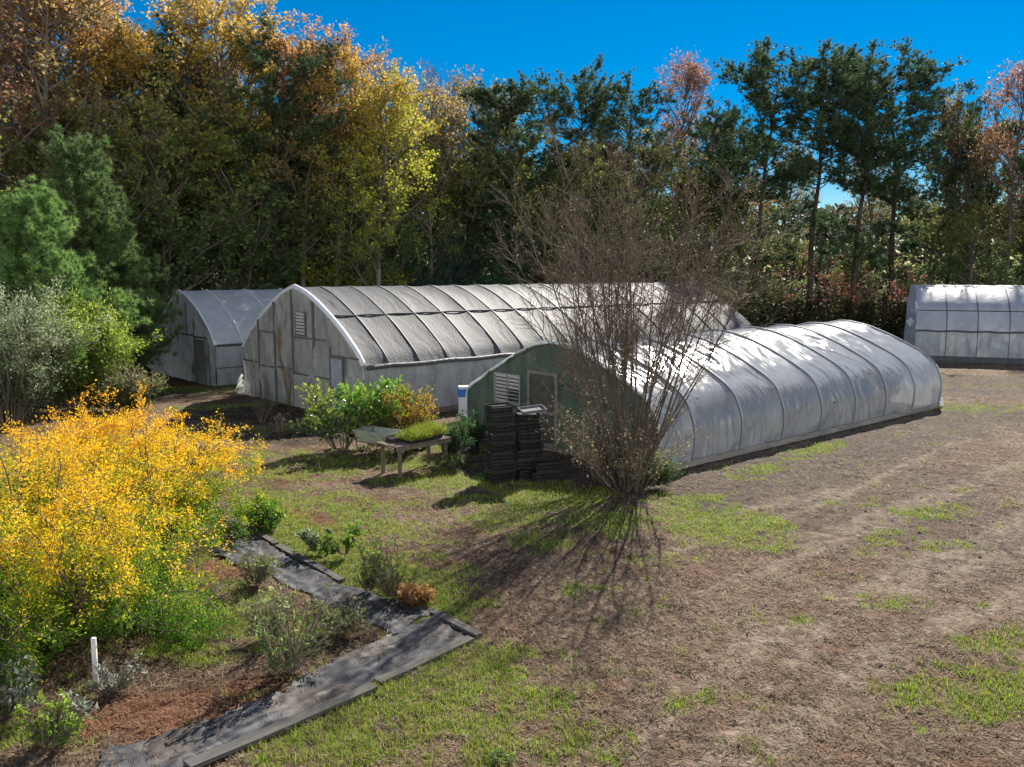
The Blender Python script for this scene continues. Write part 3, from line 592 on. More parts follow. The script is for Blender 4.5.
def pine(seed,h,cb,cr,col0=(.05,.095,.05),col1=(.13,.19,.085),low=True,nb=18,nl=.34,wd=.026,sub=9,n1=58,trunk_r=.24,shape=.6,spread=.22):
    r=np.random.default_rng(seed);parts=[]
    T=grow(np.array([[0,0,0.]]),np.array([[r.normal()*.03,r.normal()*.03,1]]),h*.97,16,.06,.03,r);parts.append(tubes(T,taper(T,trunk_r,.03),8))
    s,d,idx,t=kids(T,n1,cb,.99,1.25,r,.12)
    q=np.clip((t-cb)/(1-cb),0,1)
    L=cr*(np.sin(np.pi*(q*.82+.12))**shape if shape<2 else (1.05-q))*r.uniform(.6,1.2,n1)+.35
    A=grow(s,d,L,6,.06,.13,r)
    if low and cb>.2:
        nlw=14;s2,d2,_,_=kids(T,nlw,.22,cb+.1,1.45,r,-.05);A2=grow(s2,d2,r.uniform(.8,cr*.9,nlw),6,.02,.15,r);A=np.vstack([A,A2]);L=np.r_[L,np.full(nlw,1.5)]
    parts.append(tubes(A,taper(A,.035*np.minimum(L/3,1.3)+.012,.01),4))
    s,d,idx,t=kids(A,sub,.25,1,.7,r,.12);B=grow(s,d,r.uniform(.35,1.0,len(s)),4,.08,.15,r);parts.append(tubes(B,taper(B,.012,.006),3))
    V,Fc,_=join(parts);tm=mesh_np('trunk',V,Fc,4,M['pinebark'],smooth=True)
    P=np.vstack([B[:,-1],B[:,2],B[:,1],A[:,-1]]);ax=np.vstack([unit(B[:,-1]-B[:,-2])]*3+[unit(A[:,-1]-A[:,-2])])
    P=np.vstack([P,P+r.normal(size=P.shape)*spread]);ax=np.vstack([ax,ax])
    keep=r.uniform(0,1,len(P))<.85;P=P[keep];ax=ax[keep]
    cl=fbm(P[:,0]*.5+P[:,2]*.3,P[:,1]*.5+P[:,2]*.4,seed)
    N=len(P);c=np.repeat(P,nb,0);dd=unit(np.repeat(ax,nb,0)*.8+np.array([0,0,.35])+r.normal(size=(N*nb,3))*.75)
    sd_=unit(np.cross(dd,r.normal(size=dd.shape)))*wd;Ln=(nl*r.uniform(.6,1.15,N*nb))[:,None]
    V=np.stack([c-sd_,c+sd_,c+dd*Ln],1).reshape(-1,3)
    t=np.clip(np.repeat(cl,nb)+r.normal(size=N*nb)*.15,0,1)[:,None]
    col=(np.array(col0)*(1-t)+np.array(col1)*t)*r.uniform(.75,1.25,(N*nb,1))
    return tm,mesh_np('crown',V,np.arange(len(V)).reshape(-1,3),3,M['needle'],np.repeat(col,3,0))
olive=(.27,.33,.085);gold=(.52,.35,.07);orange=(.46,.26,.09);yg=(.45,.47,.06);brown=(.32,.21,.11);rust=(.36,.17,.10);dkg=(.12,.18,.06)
MESH={}
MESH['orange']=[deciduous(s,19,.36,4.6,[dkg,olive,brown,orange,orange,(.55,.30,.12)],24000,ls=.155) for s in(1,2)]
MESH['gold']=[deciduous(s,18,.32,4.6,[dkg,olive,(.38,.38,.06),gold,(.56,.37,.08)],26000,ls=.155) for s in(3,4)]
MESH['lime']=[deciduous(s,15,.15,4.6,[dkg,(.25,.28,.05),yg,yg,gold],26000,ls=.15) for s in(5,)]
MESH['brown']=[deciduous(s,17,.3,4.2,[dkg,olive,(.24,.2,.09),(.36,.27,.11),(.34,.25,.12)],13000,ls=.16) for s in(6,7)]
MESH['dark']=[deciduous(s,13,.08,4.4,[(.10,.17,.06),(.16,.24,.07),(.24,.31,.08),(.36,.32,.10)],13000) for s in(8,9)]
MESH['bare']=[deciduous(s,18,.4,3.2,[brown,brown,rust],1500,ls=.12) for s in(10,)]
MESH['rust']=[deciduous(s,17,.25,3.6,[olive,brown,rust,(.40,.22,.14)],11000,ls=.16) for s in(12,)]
MESH['tall']=[pine(s,23,.50,4.6,n1=62,sub=9,shape=.45) for s in(20,21,22)]
MESH['bushy']=[pine(s,21,.2,4.9,n1=100,sub=11) for s in(24,25)]
CNT={}
def trunk_of(px,d): return (px-512)/F*d
def put(kind,px,d,h,label,name=None,cat='tree',group=None,wide=1.,x=None):
    L=MESH[kind];i=CNT.get(kind,0);CNT[kind]=i+1;tm,cm=L[i%len(L)]
    h0={'orange':19,'gold':18,'lime':15,'brown':17,'dark':13,'bare':18,'rust':17,'tall':25.5,'bushy':23.5}[kind]
    s=h/h0;xx=trunk_of(px,d)
    nm=name or {'tall':'pine_tree','bushy':'pine_tree'}.get(kind,'deciduous_tree')
    e=empty(nm,(xx,d,-.05),(i*2.399+px*.01)%6.28,label,cat,group);wide*=1.12 if kind in('tall','bushy') else 1;e.scale=(s*wide,s*wide,s)
    obj('trunk',tm,e);obj('crown',cm,e);return e
def ht(d,ytop): return H+d*(272-ytop)/F
# front row, individually described   (px, dist, top y, kind, width, label)
ROW=[
(-20,40,8,'rust',1.2,'rusty pink leaved tree at the far left edge of the woods'),
(75,43,-22,'brown',1.35,'wide brown and olive autumn tree in the upper left, left of the first orange one'),
(35,48,-12,'orange',1.1,'orange brown tree top between the rusty edge tree and the wide brown one'),
(120,47,-8,'orange',1.15,'orange topped tree rising above the dark young pine on the left'),
(168,50,0,'bushy',1.0,'dark green pine top poking up left of the tall orange gold tree'),
(222,49,15,'gold',1.15,'tall orange gold tree above the far left greenhouse'),
(278,50,12,'tall',1.0,'dark pine top rising highest behind the orange trees left of centre'),
(300,50,42,'orange',1.05,'orange tree with mixed rust leaves right of the tall gold tree'),
(335,50,66,'gold',1.0,'golden tree with green lower leaves right of the rust orange tree'),
(378,49,92,'lime',1.1,'bright yellow green tree at the right end of the autumn colours'),
(405,58,78,'brown',.8,'brown thin tree right behind the bright yellow green tree'),
(447,60,62,'bare',.8,'nearly leafless tree with bare top twigs left of the big round pine'),
(432,57,100,'brown',.9,'brown leafed tree just below the leafless treetop'),
(512,60,58,'bushy',1.12,'broad dark round topped pine standing alone above the big greenhouse'),
(592,64,60,'tall',.9,'narrow pine right of the broad round topped pine'),
(632,64,72,'tall',1.0,'dark pine directly behind the bare fan shaped shrub'),
(676,68,76,'rust',.8,'reddish autumn tree top between the dark pines near centre'),
(706,66,92,'tall',.85,'shorter dark pine just right of the reddish autumn tree top'),
(748,66,42,'tall',1.1,'tall pine first from the left in the open row on the right'),
(806,67,42,'tall',1.1,'tall pine second from the left in the open row on the right'),
(850,66,36,'tall',1.1,'tallest pine, third from the left in the open row on the right'),
(896,67,44,'tall',1.15,'wide topped pine fourth from the left in the open row on the right'),
(942,70,88,'tall',.8,'shorter pine right of the wide topped pine'),
(966,68,100,'brown',.8,'thin brown leafed tree behind the pale greenhouse at the right'),
(1003,66,84,'rust',1.0,'reddish brown tree at the right edge behind the pale greenhouse'),
(1045,66,80,'tall',.9,'pine cut by the right edge of the view'),
]
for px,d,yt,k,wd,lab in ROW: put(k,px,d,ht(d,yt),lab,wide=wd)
# second rank and understorey
FILL=[]
rf=np.random.default_rng(99)
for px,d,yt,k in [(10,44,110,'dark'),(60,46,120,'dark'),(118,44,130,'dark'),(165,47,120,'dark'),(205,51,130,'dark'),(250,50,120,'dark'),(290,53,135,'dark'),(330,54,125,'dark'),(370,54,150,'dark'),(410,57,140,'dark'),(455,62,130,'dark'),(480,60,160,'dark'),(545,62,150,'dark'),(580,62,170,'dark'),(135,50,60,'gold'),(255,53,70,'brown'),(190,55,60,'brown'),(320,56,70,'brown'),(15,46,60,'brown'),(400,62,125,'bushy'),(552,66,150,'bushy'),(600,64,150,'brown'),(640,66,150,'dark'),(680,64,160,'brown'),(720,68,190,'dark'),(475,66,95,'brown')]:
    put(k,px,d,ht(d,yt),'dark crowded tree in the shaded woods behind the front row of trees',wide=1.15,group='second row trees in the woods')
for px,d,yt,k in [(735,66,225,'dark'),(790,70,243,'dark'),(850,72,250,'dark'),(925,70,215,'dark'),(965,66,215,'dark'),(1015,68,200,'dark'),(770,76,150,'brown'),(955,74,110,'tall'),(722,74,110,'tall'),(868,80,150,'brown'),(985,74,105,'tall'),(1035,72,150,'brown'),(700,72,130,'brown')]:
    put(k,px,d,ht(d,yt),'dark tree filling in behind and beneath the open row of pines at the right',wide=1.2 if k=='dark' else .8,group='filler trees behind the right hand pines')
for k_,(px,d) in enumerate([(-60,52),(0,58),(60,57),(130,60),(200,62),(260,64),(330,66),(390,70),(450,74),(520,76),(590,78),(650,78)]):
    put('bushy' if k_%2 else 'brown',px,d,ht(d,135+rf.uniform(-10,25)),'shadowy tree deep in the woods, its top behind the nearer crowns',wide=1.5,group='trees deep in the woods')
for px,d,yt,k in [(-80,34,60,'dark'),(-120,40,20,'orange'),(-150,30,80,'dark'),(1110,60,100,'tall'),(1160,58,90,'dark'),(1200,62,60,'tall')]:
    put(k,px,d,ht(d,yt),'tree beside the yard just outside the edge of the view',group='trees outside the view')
# red shrubs under the pines
def shrub(seed,h,rad,cols,nl,ls,name,label,loc,stems=26,asp=.5,m='leaf',gloss=None,twig=True,flat=1.,axisup=0.,low=.0,cat='shrub',spray=0,tcol=None,jit=.06,fan=.75,group=None,crown=None):
    r=np.random.default_rng(seed);N=stems
    az=r.uniform(0,2*math.pi,N);tilt=r.uniform(0.05,1,N)**.7*fan;d=np.stack([np.cos(az)*np.sin(tilt),np.sin(az)*np.sin(tilt),np.cos(tilt)],1)
    st=np.stack([np.cos(az)*.12*rad,np.sin(az)*.12*rad,np.zeros(N)],1)
    L=h*(1.06-.25*tilt)*r.uniform(.75,1.08,N);A=grow(st,d,L,8,-spray*.12,.09,r)
    A[:,:,2]=np.maximum(A[:,:,2],.04)
    parts=[tubes(A,taper(A,.016+.004*h,.005),5)]
    s,d2,_,_=kids(A,9,low+.12,1,.75,r,.05-spray*.1);B=grow(s,d2,r.uniform(.18,.42,len(s))*rad,5,-spray*.12,.15,r);parts.append(tubes(B,taper(B,.007,.003),3))
    s,d3,_,_=kids(B,4,.2,1,.7,r,0);D=grow(s,d3,r.uniform(.08,.25,len(s))*rad,4,-spray*.1,.15,r);parts.append(tubes(D,taper(D,.004,.002),3))
    V,Fc,_=join(parts);tm=mesh_np('stems',V,Fc,4,tcol or M['twig'])
    nD=len(D);cl=r.uniform(0,1,nD);i=r.integers(0,nD,nl);k=r.uniform(0,2.999,nl);ki=k.astype(int);fr=(k-ki)[:,None]
    c=D[i,ki]*(1-fr)+D[i,ki+1]*fr+r.normal(size=(nl,3))*jit;c[:,2]=np.maximum(c[:,2],.03)
    ax=unit(D[i,ki+1]-D[i,ki]);V,Fc=leaves(c,ls,asp,r=r,axis=ax)
    t=np.clip(c[:,2]/h*1.1-.05+(cl[i]-.5)*.55+r.normal(size=nl)*.1,0,1);col=pal(t,cols)*r.uniform(.75,1.25,(nl,1))
    lm=mesh_np('foliage',V,Fc,4,M[m],np.repeat(col,4,0))
    e=empty(name,loc,r.uniform(0,6),label,cat,group);obj('stems',tm,e);obj('foliage',lm,e);e.scale=(1,1,flat);return e
def at(px,py,z=0): g_=G(px,py);return (float(g_[0]),float(g_[1]),z)
red=[(.08,.07,.04),(.22,.08,.05),(.36,.11,.07),(.46,.18,.13)]
for i,(px,d,h_,lab) in enumerate([(800,62,6.0,'red leaved shrub behind the far end of the front greenhouse'),(845,64,6.4,'red leaved shrub between two pine trunks, middle of the three red ones'),(893,63,6.2,'red leaved shrub nearest the pale greenhouse at the right')]):
    shrub(200+i,h_,1.6,red,1300,.15,'shrub',lab,(trunk_of(px,d),d,0),stems=22,asp=.7,jit=.25)
# undergrowth at the wood edge
r=np.random.default_rng(55);N=90000
t=r.uniform(0,1,N);ex=-30+t*72;ey=45+.42*(ex+22)*.62+r.exponential(2.6,N)+3*vn(ex*.3,ex*0,5)
ey=np.where(ex>20,np.maximum(ey,59),ey);hz=r.uniform(0,1,N)**1.6*(1.2+3.2*fbm(ex*.4,ey*.4,6))
ok=~greenh(ex,ey,.4);ex,ey,hz=ex[ok],ey[ok],hz[ok]
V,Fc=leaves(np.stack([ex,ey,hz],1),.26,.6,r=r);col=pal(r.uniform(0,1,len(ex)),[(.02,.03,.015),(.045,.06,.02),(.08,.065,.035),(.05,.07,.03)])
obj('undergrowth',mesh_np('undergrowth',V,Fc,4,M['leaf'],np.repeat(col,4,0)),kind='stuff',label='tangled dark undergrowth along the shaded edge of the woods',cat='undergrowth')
r=np.random.default_rng(56);N=70000
fx=r.uniform(-110,150,N);fy=100+r.uniform(0,14,N);fh=r.uniform(0,1,N)**.8*(11+6*fbm(fx*.16,fx*0+3,9))
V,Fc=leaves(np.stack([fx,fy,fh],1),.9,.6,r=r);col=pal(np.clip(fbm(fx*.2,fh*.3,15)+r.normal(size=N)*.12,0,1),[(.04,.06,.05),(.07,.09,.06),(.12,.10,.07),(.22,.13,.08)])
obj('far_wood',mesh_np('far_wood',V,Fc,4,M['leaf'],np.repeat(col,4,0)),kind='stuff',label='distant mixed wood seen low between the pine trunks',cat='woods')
# young pines at the left
def upine(seed,px,d,ytop,cr,label,c0,c1,**k):
    h=ht(d,ytop);tm,cm=pine(seed,h,.04,cr,c0,c1,low=False,**k)
    e=empty('young_pine',(trunk_of(px,d),d,0),0,label,'pine tree');obj('trunk',tm,e);obj('crown',cm,e)
upine(301,112,36,150,3.2,'dark blue green young pine with a pointed top, the taller of the two at left',(.08,.15,.06),(.20,.30,.10),nb=30,nl=.26,wd=.016,sub=6,n1=105,trunk_r=.14,shape=3,spread=.04)
upine(302,42,31,203,3.3,'fresh green young pine in front of the darker pointed pine',(.13,.25,.08),(.34,.50,.15),nb=30,nl=.26,wd=.014,sub=6,n1=105,trunk_r=.12,shape=3,spread=.04)
upine(303,118,37,262,2.2,'short bushy green pine at the foot of the pointed pine',(.09,.18,.05),(.24,.36,.09),nb=28,nl=.24,wd=.014,sub=6,n1=70,trunk_r=.1,shape=3,spread=.05)
upine(304,-25,31,215,3.0,'green young pine cut by the left edge of the view',(.09,.18,.05),(.24,.36,.09),nb=28,nl=.24,wd=.014,sub=6,n1=80,trunk_r=.1,shape=3,spread=.05)
# shrubs left
shrub(401,4.3,2.3,[(.10,.14,.07),(.18,.24,.12),(.27,.34,.19),(.36,.42,.26)],30000,.085,'shrub','silvery grey green shrub at the left edge behind the yellow bushes',(-16.8,27.8,0),fan=.6,stems=50,asp=.4,jit=.10)
shrub(402,3.7,2.1,[(.08,.13,.03),(.16,.25,.04),(.26,.36,.05),(.34,.43,.07)],34000,.10,'shrub','round bright lime green shrub between the silvery shrub and far left greenhouse',(-16.0,30.6,0),fan=.55,stems=54,asp=.5,jit=.12)
shrub(403,1.5,1.1,[(.05,.07,.03),(.10,.13,.04),(.16,.17,.07),(.2,.19,.1)],7000,.11,'shrub','dark thin shrub in front of the lime green one, half bare',(-13.9,30.0,0),stems=28,asp=.5,jit=.1)
shrub(404,5.6,4.0,[(.06,.09,.02),(.16,.20,.03),(.32,.36,.05),(.42,.42,.07)],9000,.24,'shrub','large leaved yellow green shrub showing above the roof of the far left greenhouse',(-12.4,52.0,0),stems=26,asp=.7,jit=.2)
shrub(405,5.3,3.6,[(.06,.09,.02),(.14,.18,.03),(.30,.34,.05),(.40,.40,.07)],7000,.24,'shrub','yellow green leafy shrub between the far left and the big greenhouse roofs',(-8.8,53.5,0),stems=22,asp=.7,jit=.2)
shrub(406,5.6,3.6,[(.02,.07,.03),(.04,.14,.05),(.07,.2,.06)],9000,.2,'shrub','dark green leafy shrub above the middle of the shade cloth roof',(-3.2,58.0,0),stems=26,asp=.6,jit=.2)
shrub(407,7.0,4.4,[(.02,.04,.05),(.03,.07,.07),(.04,.09,.08)],12000,.2,'shrub','bluish dark evergreen shrub in the shade left of the broad pine',(-6.0,57.0,0),stems=30,asp=.5,jit=.22)
# ---- golden bushes
gc=[(.07,.18,.012),(.10,.24,.015),(.20,.34,.02),(.50,.50,.02),(.86,.58,.025),(.87,.56,.02),(.86,.47,.015)]
shrub(501,2.45,2.1,gc,130000,.042,'golden_bush','biggest yellow bush, green at the bottom, nearest the camera at lower left',(-6.3,11.35,0),stems=64,asp=.4,spray=.8,jit=.05,fan=1.22,low=-.09,group='yellow autumn bushes')
shrub(502,2.7,2.3,gc,100000,.046,'golden_bush','yellow bush at the left edge, behind the biggest one',(-8.0,13.3,0),stems=60,asp=.4,spray=.7,jit=.05,fan=1.1,low=-.08,group='yellow autumn bushes')
shrub(503,2.3,1.55,gc,95000,.045,'golden_bush','orange yellow bush at the right end of the group, beside the black fabric',(-6.85,15.5,0),stems=56,asp=.4,spray=.6,jit=.05,fan=.95,group='yellow autumn bushes')
shrub(504,2.15,2.0,gc,60000,.05,'golden_bush','yellow bush furthest back, in the middle of the group',(-8.9,17.2,0),stems=54,asp=.4,spray=.6,jit=.05,fan=.95,group='yellow autumn bushes')
# ---- big bare fan shrub
r=np.random.default_rng(77);N=44
bx_,by_,_=at(627,487)
az=(np.arange(N)*2.39996+r.normal(size=N)*.15)%(2*math.pi);tilt=((np.arange(N)+.5)/N)**.75*.52
d=np.stack([np.cos(az)*np.sin(tilt)*1.0,np.sin(az)*np.sin(tilt),np.cos(tilt)],1)
st=np.stack([np.cos(az)*r.uniform(.05,.38,N),np.sin(az)*r.uniform(.05,.38,N),np.zeros(N)],1)
L=(8.3-3.6*tilt)*r.uniform(.74,1.02,N);A=grow(st,d,L,14,.010,.055,r)
A0=A.copy();R0=r.uniform(.017,.036,N)
V,Fc=tubes(A,taper(A,R0,.006),6);stemmesh=(V,Fc)
s,d2,_,tt=kids(A,13,.34,1,.6,r,.04);B=grow(s,d2,r.uniform(.6,1.7,len(s))*(1.1-.5*tt),6,.03,.09,r)
s,d3,_,_=kids(B,6,.15,1,.55,r,.04);D=grow(s,d3,r.uniform(.25,.7,len(s)),4,.02,.14,r)
s,d4,_,_=kids(D,2,.2,1,.6,r,0.02);E4=grow(s,d4,r.uniform(.1,.3,len(s)),3,.0,.15,r)
Vt,Ft,_=join([tubes(B,taper(B,.0085,.004),4),tubes(D,taper(D,.0042,.0026),3),tubes(E4,taper(E4,.003,.002),3)])
bush=empty('multi_stem_shrub',(bx_,by_,0),0,'tall nearly leafless fan shaped shrub of many thin stems before the front greenhouse','shrub')
obj('stems',mesh_np('stems',*stemmesh,4,mat('shrub_bark',(.115,.09,.075),rough=.85,spec=.2,noise=.35,nscale=4)),bush)
obj('twigs',mesh_np('twigs',Vt,Ft,4,M['twig']),bush)
# sparse leaves/seed pods
i=r.integers(0,len(E4),7000);c=E4[i,-1]+r.normal(size=(len(i),3))*.03;Vl,Fl=leaves(c,.035,.55,r=r);cl=pal(r.uniform(0,1,len(i)),[(.14,.10,.08),(.22,.17,.13),(.24,.21,.11),(.18,.14,.11)])
# leafy lower shoots on the left/front
N=55;az=r.uniform(math.pi*.5,math.pi*1.75,N);tilt=r.uniform(.15,1.0,N);d=np.stack([np.cos(az)*np.sin(tilt),np.sin(az)*np.sin(tilt),np.cos(tilt)],1)
st=np.stack([np.cos(az)*.3,np.sin(az)*.3,np.zeros(N)],1)+r.normal(size=(N,3))*np.array([.15,.15,0]);S=grow(st,d,r.uniform(1.0,3.0,N),8,.02,.1,r)
s,d2,_,_=kids(S,8,.15,1,.7,r,.05);S2=grow(s,d2,r.uniform(.2,.6,len(s)),4,.0,.15,r)
Vs,Fs,_=join([tubes(S,taper(S,.012,.004),4),tubes(S2,taper(S2,.005,.003),3)])
obj('low_shoots',mesh_np('low_shoots',Vs,Fs,4,M['twig']),bush)
i=r.integers(0,len(S2),5000);c=S2[i,r.integers(0,4,len(i))]+r.normal(size=(len(i),3))*.05;V2,F2=leaves(c,.06,.5,r=r);c2=pal(r.uniform(0,1,len(i)),[(.17,.13,.09),(.28,.21,.15),(.20,.20,.09),(.38,.32,.23)])
V,Fc,_=join([(Vl,Fl),(V2,F2)]);obj('leaves',mesh_np('leaves',V,Fc,4,M['leaf'],np.repeat(np.vstack([cl,c2]),4,0)),bush)
shrub(510,.75,.55,[(.03,.07,.02),(.06,.12,.03),(.12,.2,.04)],2500,.06,'weed_clump','dark green weed clump at the right foot of the fan shaped shrub',at(655,487),stems=18)

# ------------------------------------------------------------------ crates
def crate_parts(w_,d_,h_):
    m=MB();t=.016
    for s in(-1,1):
        for z in(.02,h_-.02): m.box((0,s*(d_/2),z),(w_,t,.036));m.box((s*(w_/2),0,z),(t,d_-.02,.036))
        m.box((0,s*(d_/2),h_*.5),(w_-.02,t*.6,.014));m.box((s*(w_/2),0,h_*.5),(t*.6,d_-.04,.014))
        n=9
        for i in range(n+1): m.box((-w_/2+w_*i/n,s*(d_/2),h_/2),(.014,t*.8,h_-.06))
        n=6
        for i in range(n+1): m.box((s*(w_/2),-d_/2+d_*i/n,h_/2),(t*.8,.014,h_-.06))
    f=MB()
    for i in range(9): f.box((0,-d_/2+.03+(d_-.06)*i/8,.012),(w_-.03,.02,.012))
    for i in range(12): f.box((-w_/2+.03+(w_-.06)*i/11,0,.024),(.02,d_-.03,.008))
    i_=MB().box((0,0,h_*.42),(w_-.06,d_-.06,h_*.7))
    return m,f,i_
wm,fm,im=crate_parts(.60,.42,.225);wmesh=wm.mesh('walls',M['black']);fmesh=fm.mesh('base_grid',M['black']);nest=im.mesh('nested_tray',mat('nested_dark_trays',(.010,.010,.012),rough=.7,noise=.5,nscale=12),bev=.01)
rc=np.random.default_rng(4)
ordn=['lowest','second','third','fourth','fifth','sixth','seventh','topmost']
def crate(x,y,z,rz,label,tilt=0):
    e=empty('plastic_crate',(x,y,z),rz,label,'crate','black plastic crates piled before the green gable');e.rotation_euler=(tilt,tilt*.5,rz)
    obj('walls',wmesh,e);obj('base_grid',fmesh,e);obj('nested_tray',nest,e)
c0=at(500,483)
for i in range(8): crate(c0[0]+rc.normal()*.022,c0[1]+.35+rc.normal()*.022,.01+i*.231,R(28)+rc.normal()*.06,f'{ordn[i]} black crate in the tall left hand stack')
for i in range(7): crate(c0[0]+.66+rc.normal()*.03,c0[1]+.62+rc.normal()*.03,.01+i*.231,R(20)+rc.normal()*.06,f'{ordn[i] if i<6 else "topmost"} black crate in the stack behind the tall left hand one',tilt=0 if i<6 else .10)
for i in range(2): crate(c0[0]+1.08+rc.normal()*.03,c0[1]+.35+rc.normal()*.03,.01+i*.231,R(14)+rc.normal()*.08,f'{["lower","upper"][i]} black crate of the low pair next to the fan shaped shrub')
e=MB().box((0,0,.02),(.62,.44,.02)).box((0,.2,.05),(.62,.02,.05)).box((0,-.2,.05),(.62,.02,.05)).box((.3,0,.05),(.02,.38,.05)).box((-.3,0,.05),(.02,.38,.05)).build('plant_tray',mat('grey_plastic',(.16,.16,.17),rough=.5,noise=.3,nscale=10),None,label='flat grey tray lying on top of the stack behind the tall crates',cat='tray',loc=(c0[0]+.78,c0[1]+.5,1.66),rot=(.12,-.08,.3))
# ------------------------------------------------------------------ bench with trays
z=.8;f1=np.array([*G(396,447,z)]);f2=np.array([*G(452,437,z)]);ux=unit(f2-f1);uy=np.array([-ux[1],ux[0]]);wb=np.linalg.norm(f2-f1);db=.85
rzb=math.atan2(ux[1],ux[0]);cb_=f1+ux*wb/2+uy*db/2
be=empty('potting_bench',(cb_[0],cb_[1],0),rzb,'low weathered wooden bench carrying trays of seedlings on the grass','bench')
m=MB()
for i in range(6): m.box((0,-db/2+.07+i*(db-.14)/5,z-.02),(wb,.125,.03))
m.build('top',M['benchwood'],be,bev=.004)
MB().box((0,-db/2+.02,z-.085),(wb-.06,.035,.09)).box((0,db/2-.02,z-.085),(wb-.06,.035,.09)).build('apron',M['benchwood'],be)
for sx in(-1,1):
    for sy in(-1,1): MB().box((sx*(wb/2-.16),sy*(db/2-.075),(z-.04)/2),(.075,.075,z-.04)).build('leg',M['benchwood'],be,bev=.004)
def tray(lx,ly,w_,d_,hh,label,cols,n,rz=0,zz=None):
    p=cb_+ux*lx+uy*ly;e=empty('seedling_tray',(p[0],p[1],z if zz is None else zz),rzb+rz,label,'tray','trays of seedlings on the bench')
    m=MB();t=.012
    for s in(-1,1): m.box((0,s*d_/2,.045),(w_,t,.09));m.box((s*w_/2,0,.045),(t,d_-.014,.09))
    m.box((0,0,.01),(w_-.02,d_-.02,.012));m.build('tray_walls',M['black'],e)
    MB().box((0,0,.05),(w_-.03,d_-.03,.05)).build('soil',M['soil'],e)
    if n:
        r=np.random.default_rng(int(lx*1000+900));c=np.stack([r.uniform(-w_/2,w_/2,n),r.uniform(-d_/2,d_/2,n),np.full(n,.07)],1);ce=np.round(c[:,:2]/.105)*.105;c[:,:2]=ce+r.normal(size=(n,2))*.022
        dd=unit(r.normal(size=(n,3))*np.array([.5,.5,.1])+np.array([0,0,.8])+np.c_[(c[:,:2]-ce)*14,np.zeros(n)]);s_=unit(np.cross(dd,r.normal(size=(n,3))))*.009;Ln=(hh*r.uniform(.5,1.1,n)*(.35+1.1*_hash(np.round(c[:,0]/.105),np.round(c[:,1]/.105),9)))[:,None]
        V=np.stack([c-s_,c+s_,c+dd*Ln],1).reshape(-1,3);col=pal(r.uniform(0,1,n),cols)
        obj('seedlings',mesh_np('seedlings',V,np.arange(n*3).reshape(-1,3),3,M['blade'],np.repeat(col,3,0)),e)
tray(-.08,-.14,.62,.42,.26,'tray of short yellow green grassy seedlings at the front of the bench',[(.12,.2,.03),(.26,.33,.04),(.38,.38,.07)],3500)
tray(.47,-.02,.45,.5,.30,'tray of taller yellow green seedlings at the right end of the bench',[(.12,.2,.03),(.26,.33,.04),(.38,.38,.07)],3200,.1)
tray(-.42,.2,.4,.38,.26,'empty black tray at the back left corner of the bench',[(.1,.1,.1)],0,-.2)
# wheelbarrow
p=G(372,459);wh=empty('wheelbarrow',(p[0]+.1,p[1]+.3,0),R(-25),'pale green tub wheelbarrow parked left of the wooden bench','wheelbarrow')
m=MB();top=[(-.55,-.36,.74),(.62,-.34,.70),(.62,.34,.70),(-.55,.36,.74)];bot=[(-.38,-.24,.42),(.32,-.22,.40),(.32,.22,.40),(-.38,.24,.42)]
m.v=bot+top+[(x*.96,y*.93,zz-.005) for x,y,zz in top]+[(x*.96,y*.93,zz+.02) for x,y,zz in bot]
for i in range(4):
    j=(i+1)%4;m.f+=[[i,j,4+j,4+i],[4+i,4+j,8+j,8+i],[8+i,8+j,12+j,12+i]]
m.f+=[[3,2,1,0],[12,13,14,15]];m.build('tray',M['tub'],wh,bev=.008)
MB().tube([(x,y,zz+.01) for x,y,zz in top]+[top[0]],.018,6).build('rim',M['tub'],wh)
for s in(-1,1):
    MB().tube([(.75,s*.06,.2),(.3,s*.24,.38),(-.4,s*.28,.44),(-1.0,s*.3,.62)],.018,6).build('handle',M['benchwood'],wh)
    MB().tube([(-.1,s*.26,.42),(-.25,s*.28,.02),(-.42,s*.28,.02),(-.5,s*.27,.44)],.014,6).build('leg',M['darksteel'],wh)
wv=MB();pts=[(.75+.17*math.cos(a),0,.2+.17*math.sin(a)) for a in np.linspace(0,2*math.pi,21)];wv.tube(pts,.045,8);w_o=wv.build('wheel',M['rubber'],wh,smooth=True)
MB().tube([(.75,-.06,.2),(.75,.06,.2)],.05,10).build('hub',M['steel'],w_o)
# potted plants
def pot(loc,rad,hh,label,m=None,plant=None,cat='plant pot',group='black nursery pots'):
    e=empty('plant_pot',loc,0,label,cat,group)
    MB().lathe([(rad*.72,0),(rad*.78,hh*.5),(rad*.95,hh*.93),(rad*1.05,hh*.93),(rad*1.05,hh),(rad*.93,hh),(rad*.9,hh*.9)],18).build('shell',m or M['black'],e,smooth=True)
    MB().lathe([(0.001,hh*.88),(rad*.9,hh*.88)],18).build('soil',M['soil'],e)
    return e
glossy=[(.02,.06,.012),(.05,.15,.02),(.11,.27,.03),(.22,.4,.05)]
shrub(601,1.75,1.3,glossy,3600,.13,'broadleaf_shrub','dense glossy green shrub just behind the wheelbarrow',at(377,447),stems=20,asp=.55,m='leafgloss',jit=.05,low=.1)
shrub(602,1.65,1.35,[(.02,.05,.015),(.06,.14,.02),(.16,.28,.04),(.34,.4,.06)],1500,.13,'broadleaf_shrub','open leggy green shrub on the grass, left of the dense glossy one',at(341,450),stems=11,asp=.5,m='leafgloss',jit=.05,low=.1,fan=.7)
a_=at(412,452);pot((a_[0],a_[1]+.3,0),.2,.36,'black pot holding the orange yellow shrub behind the bench')
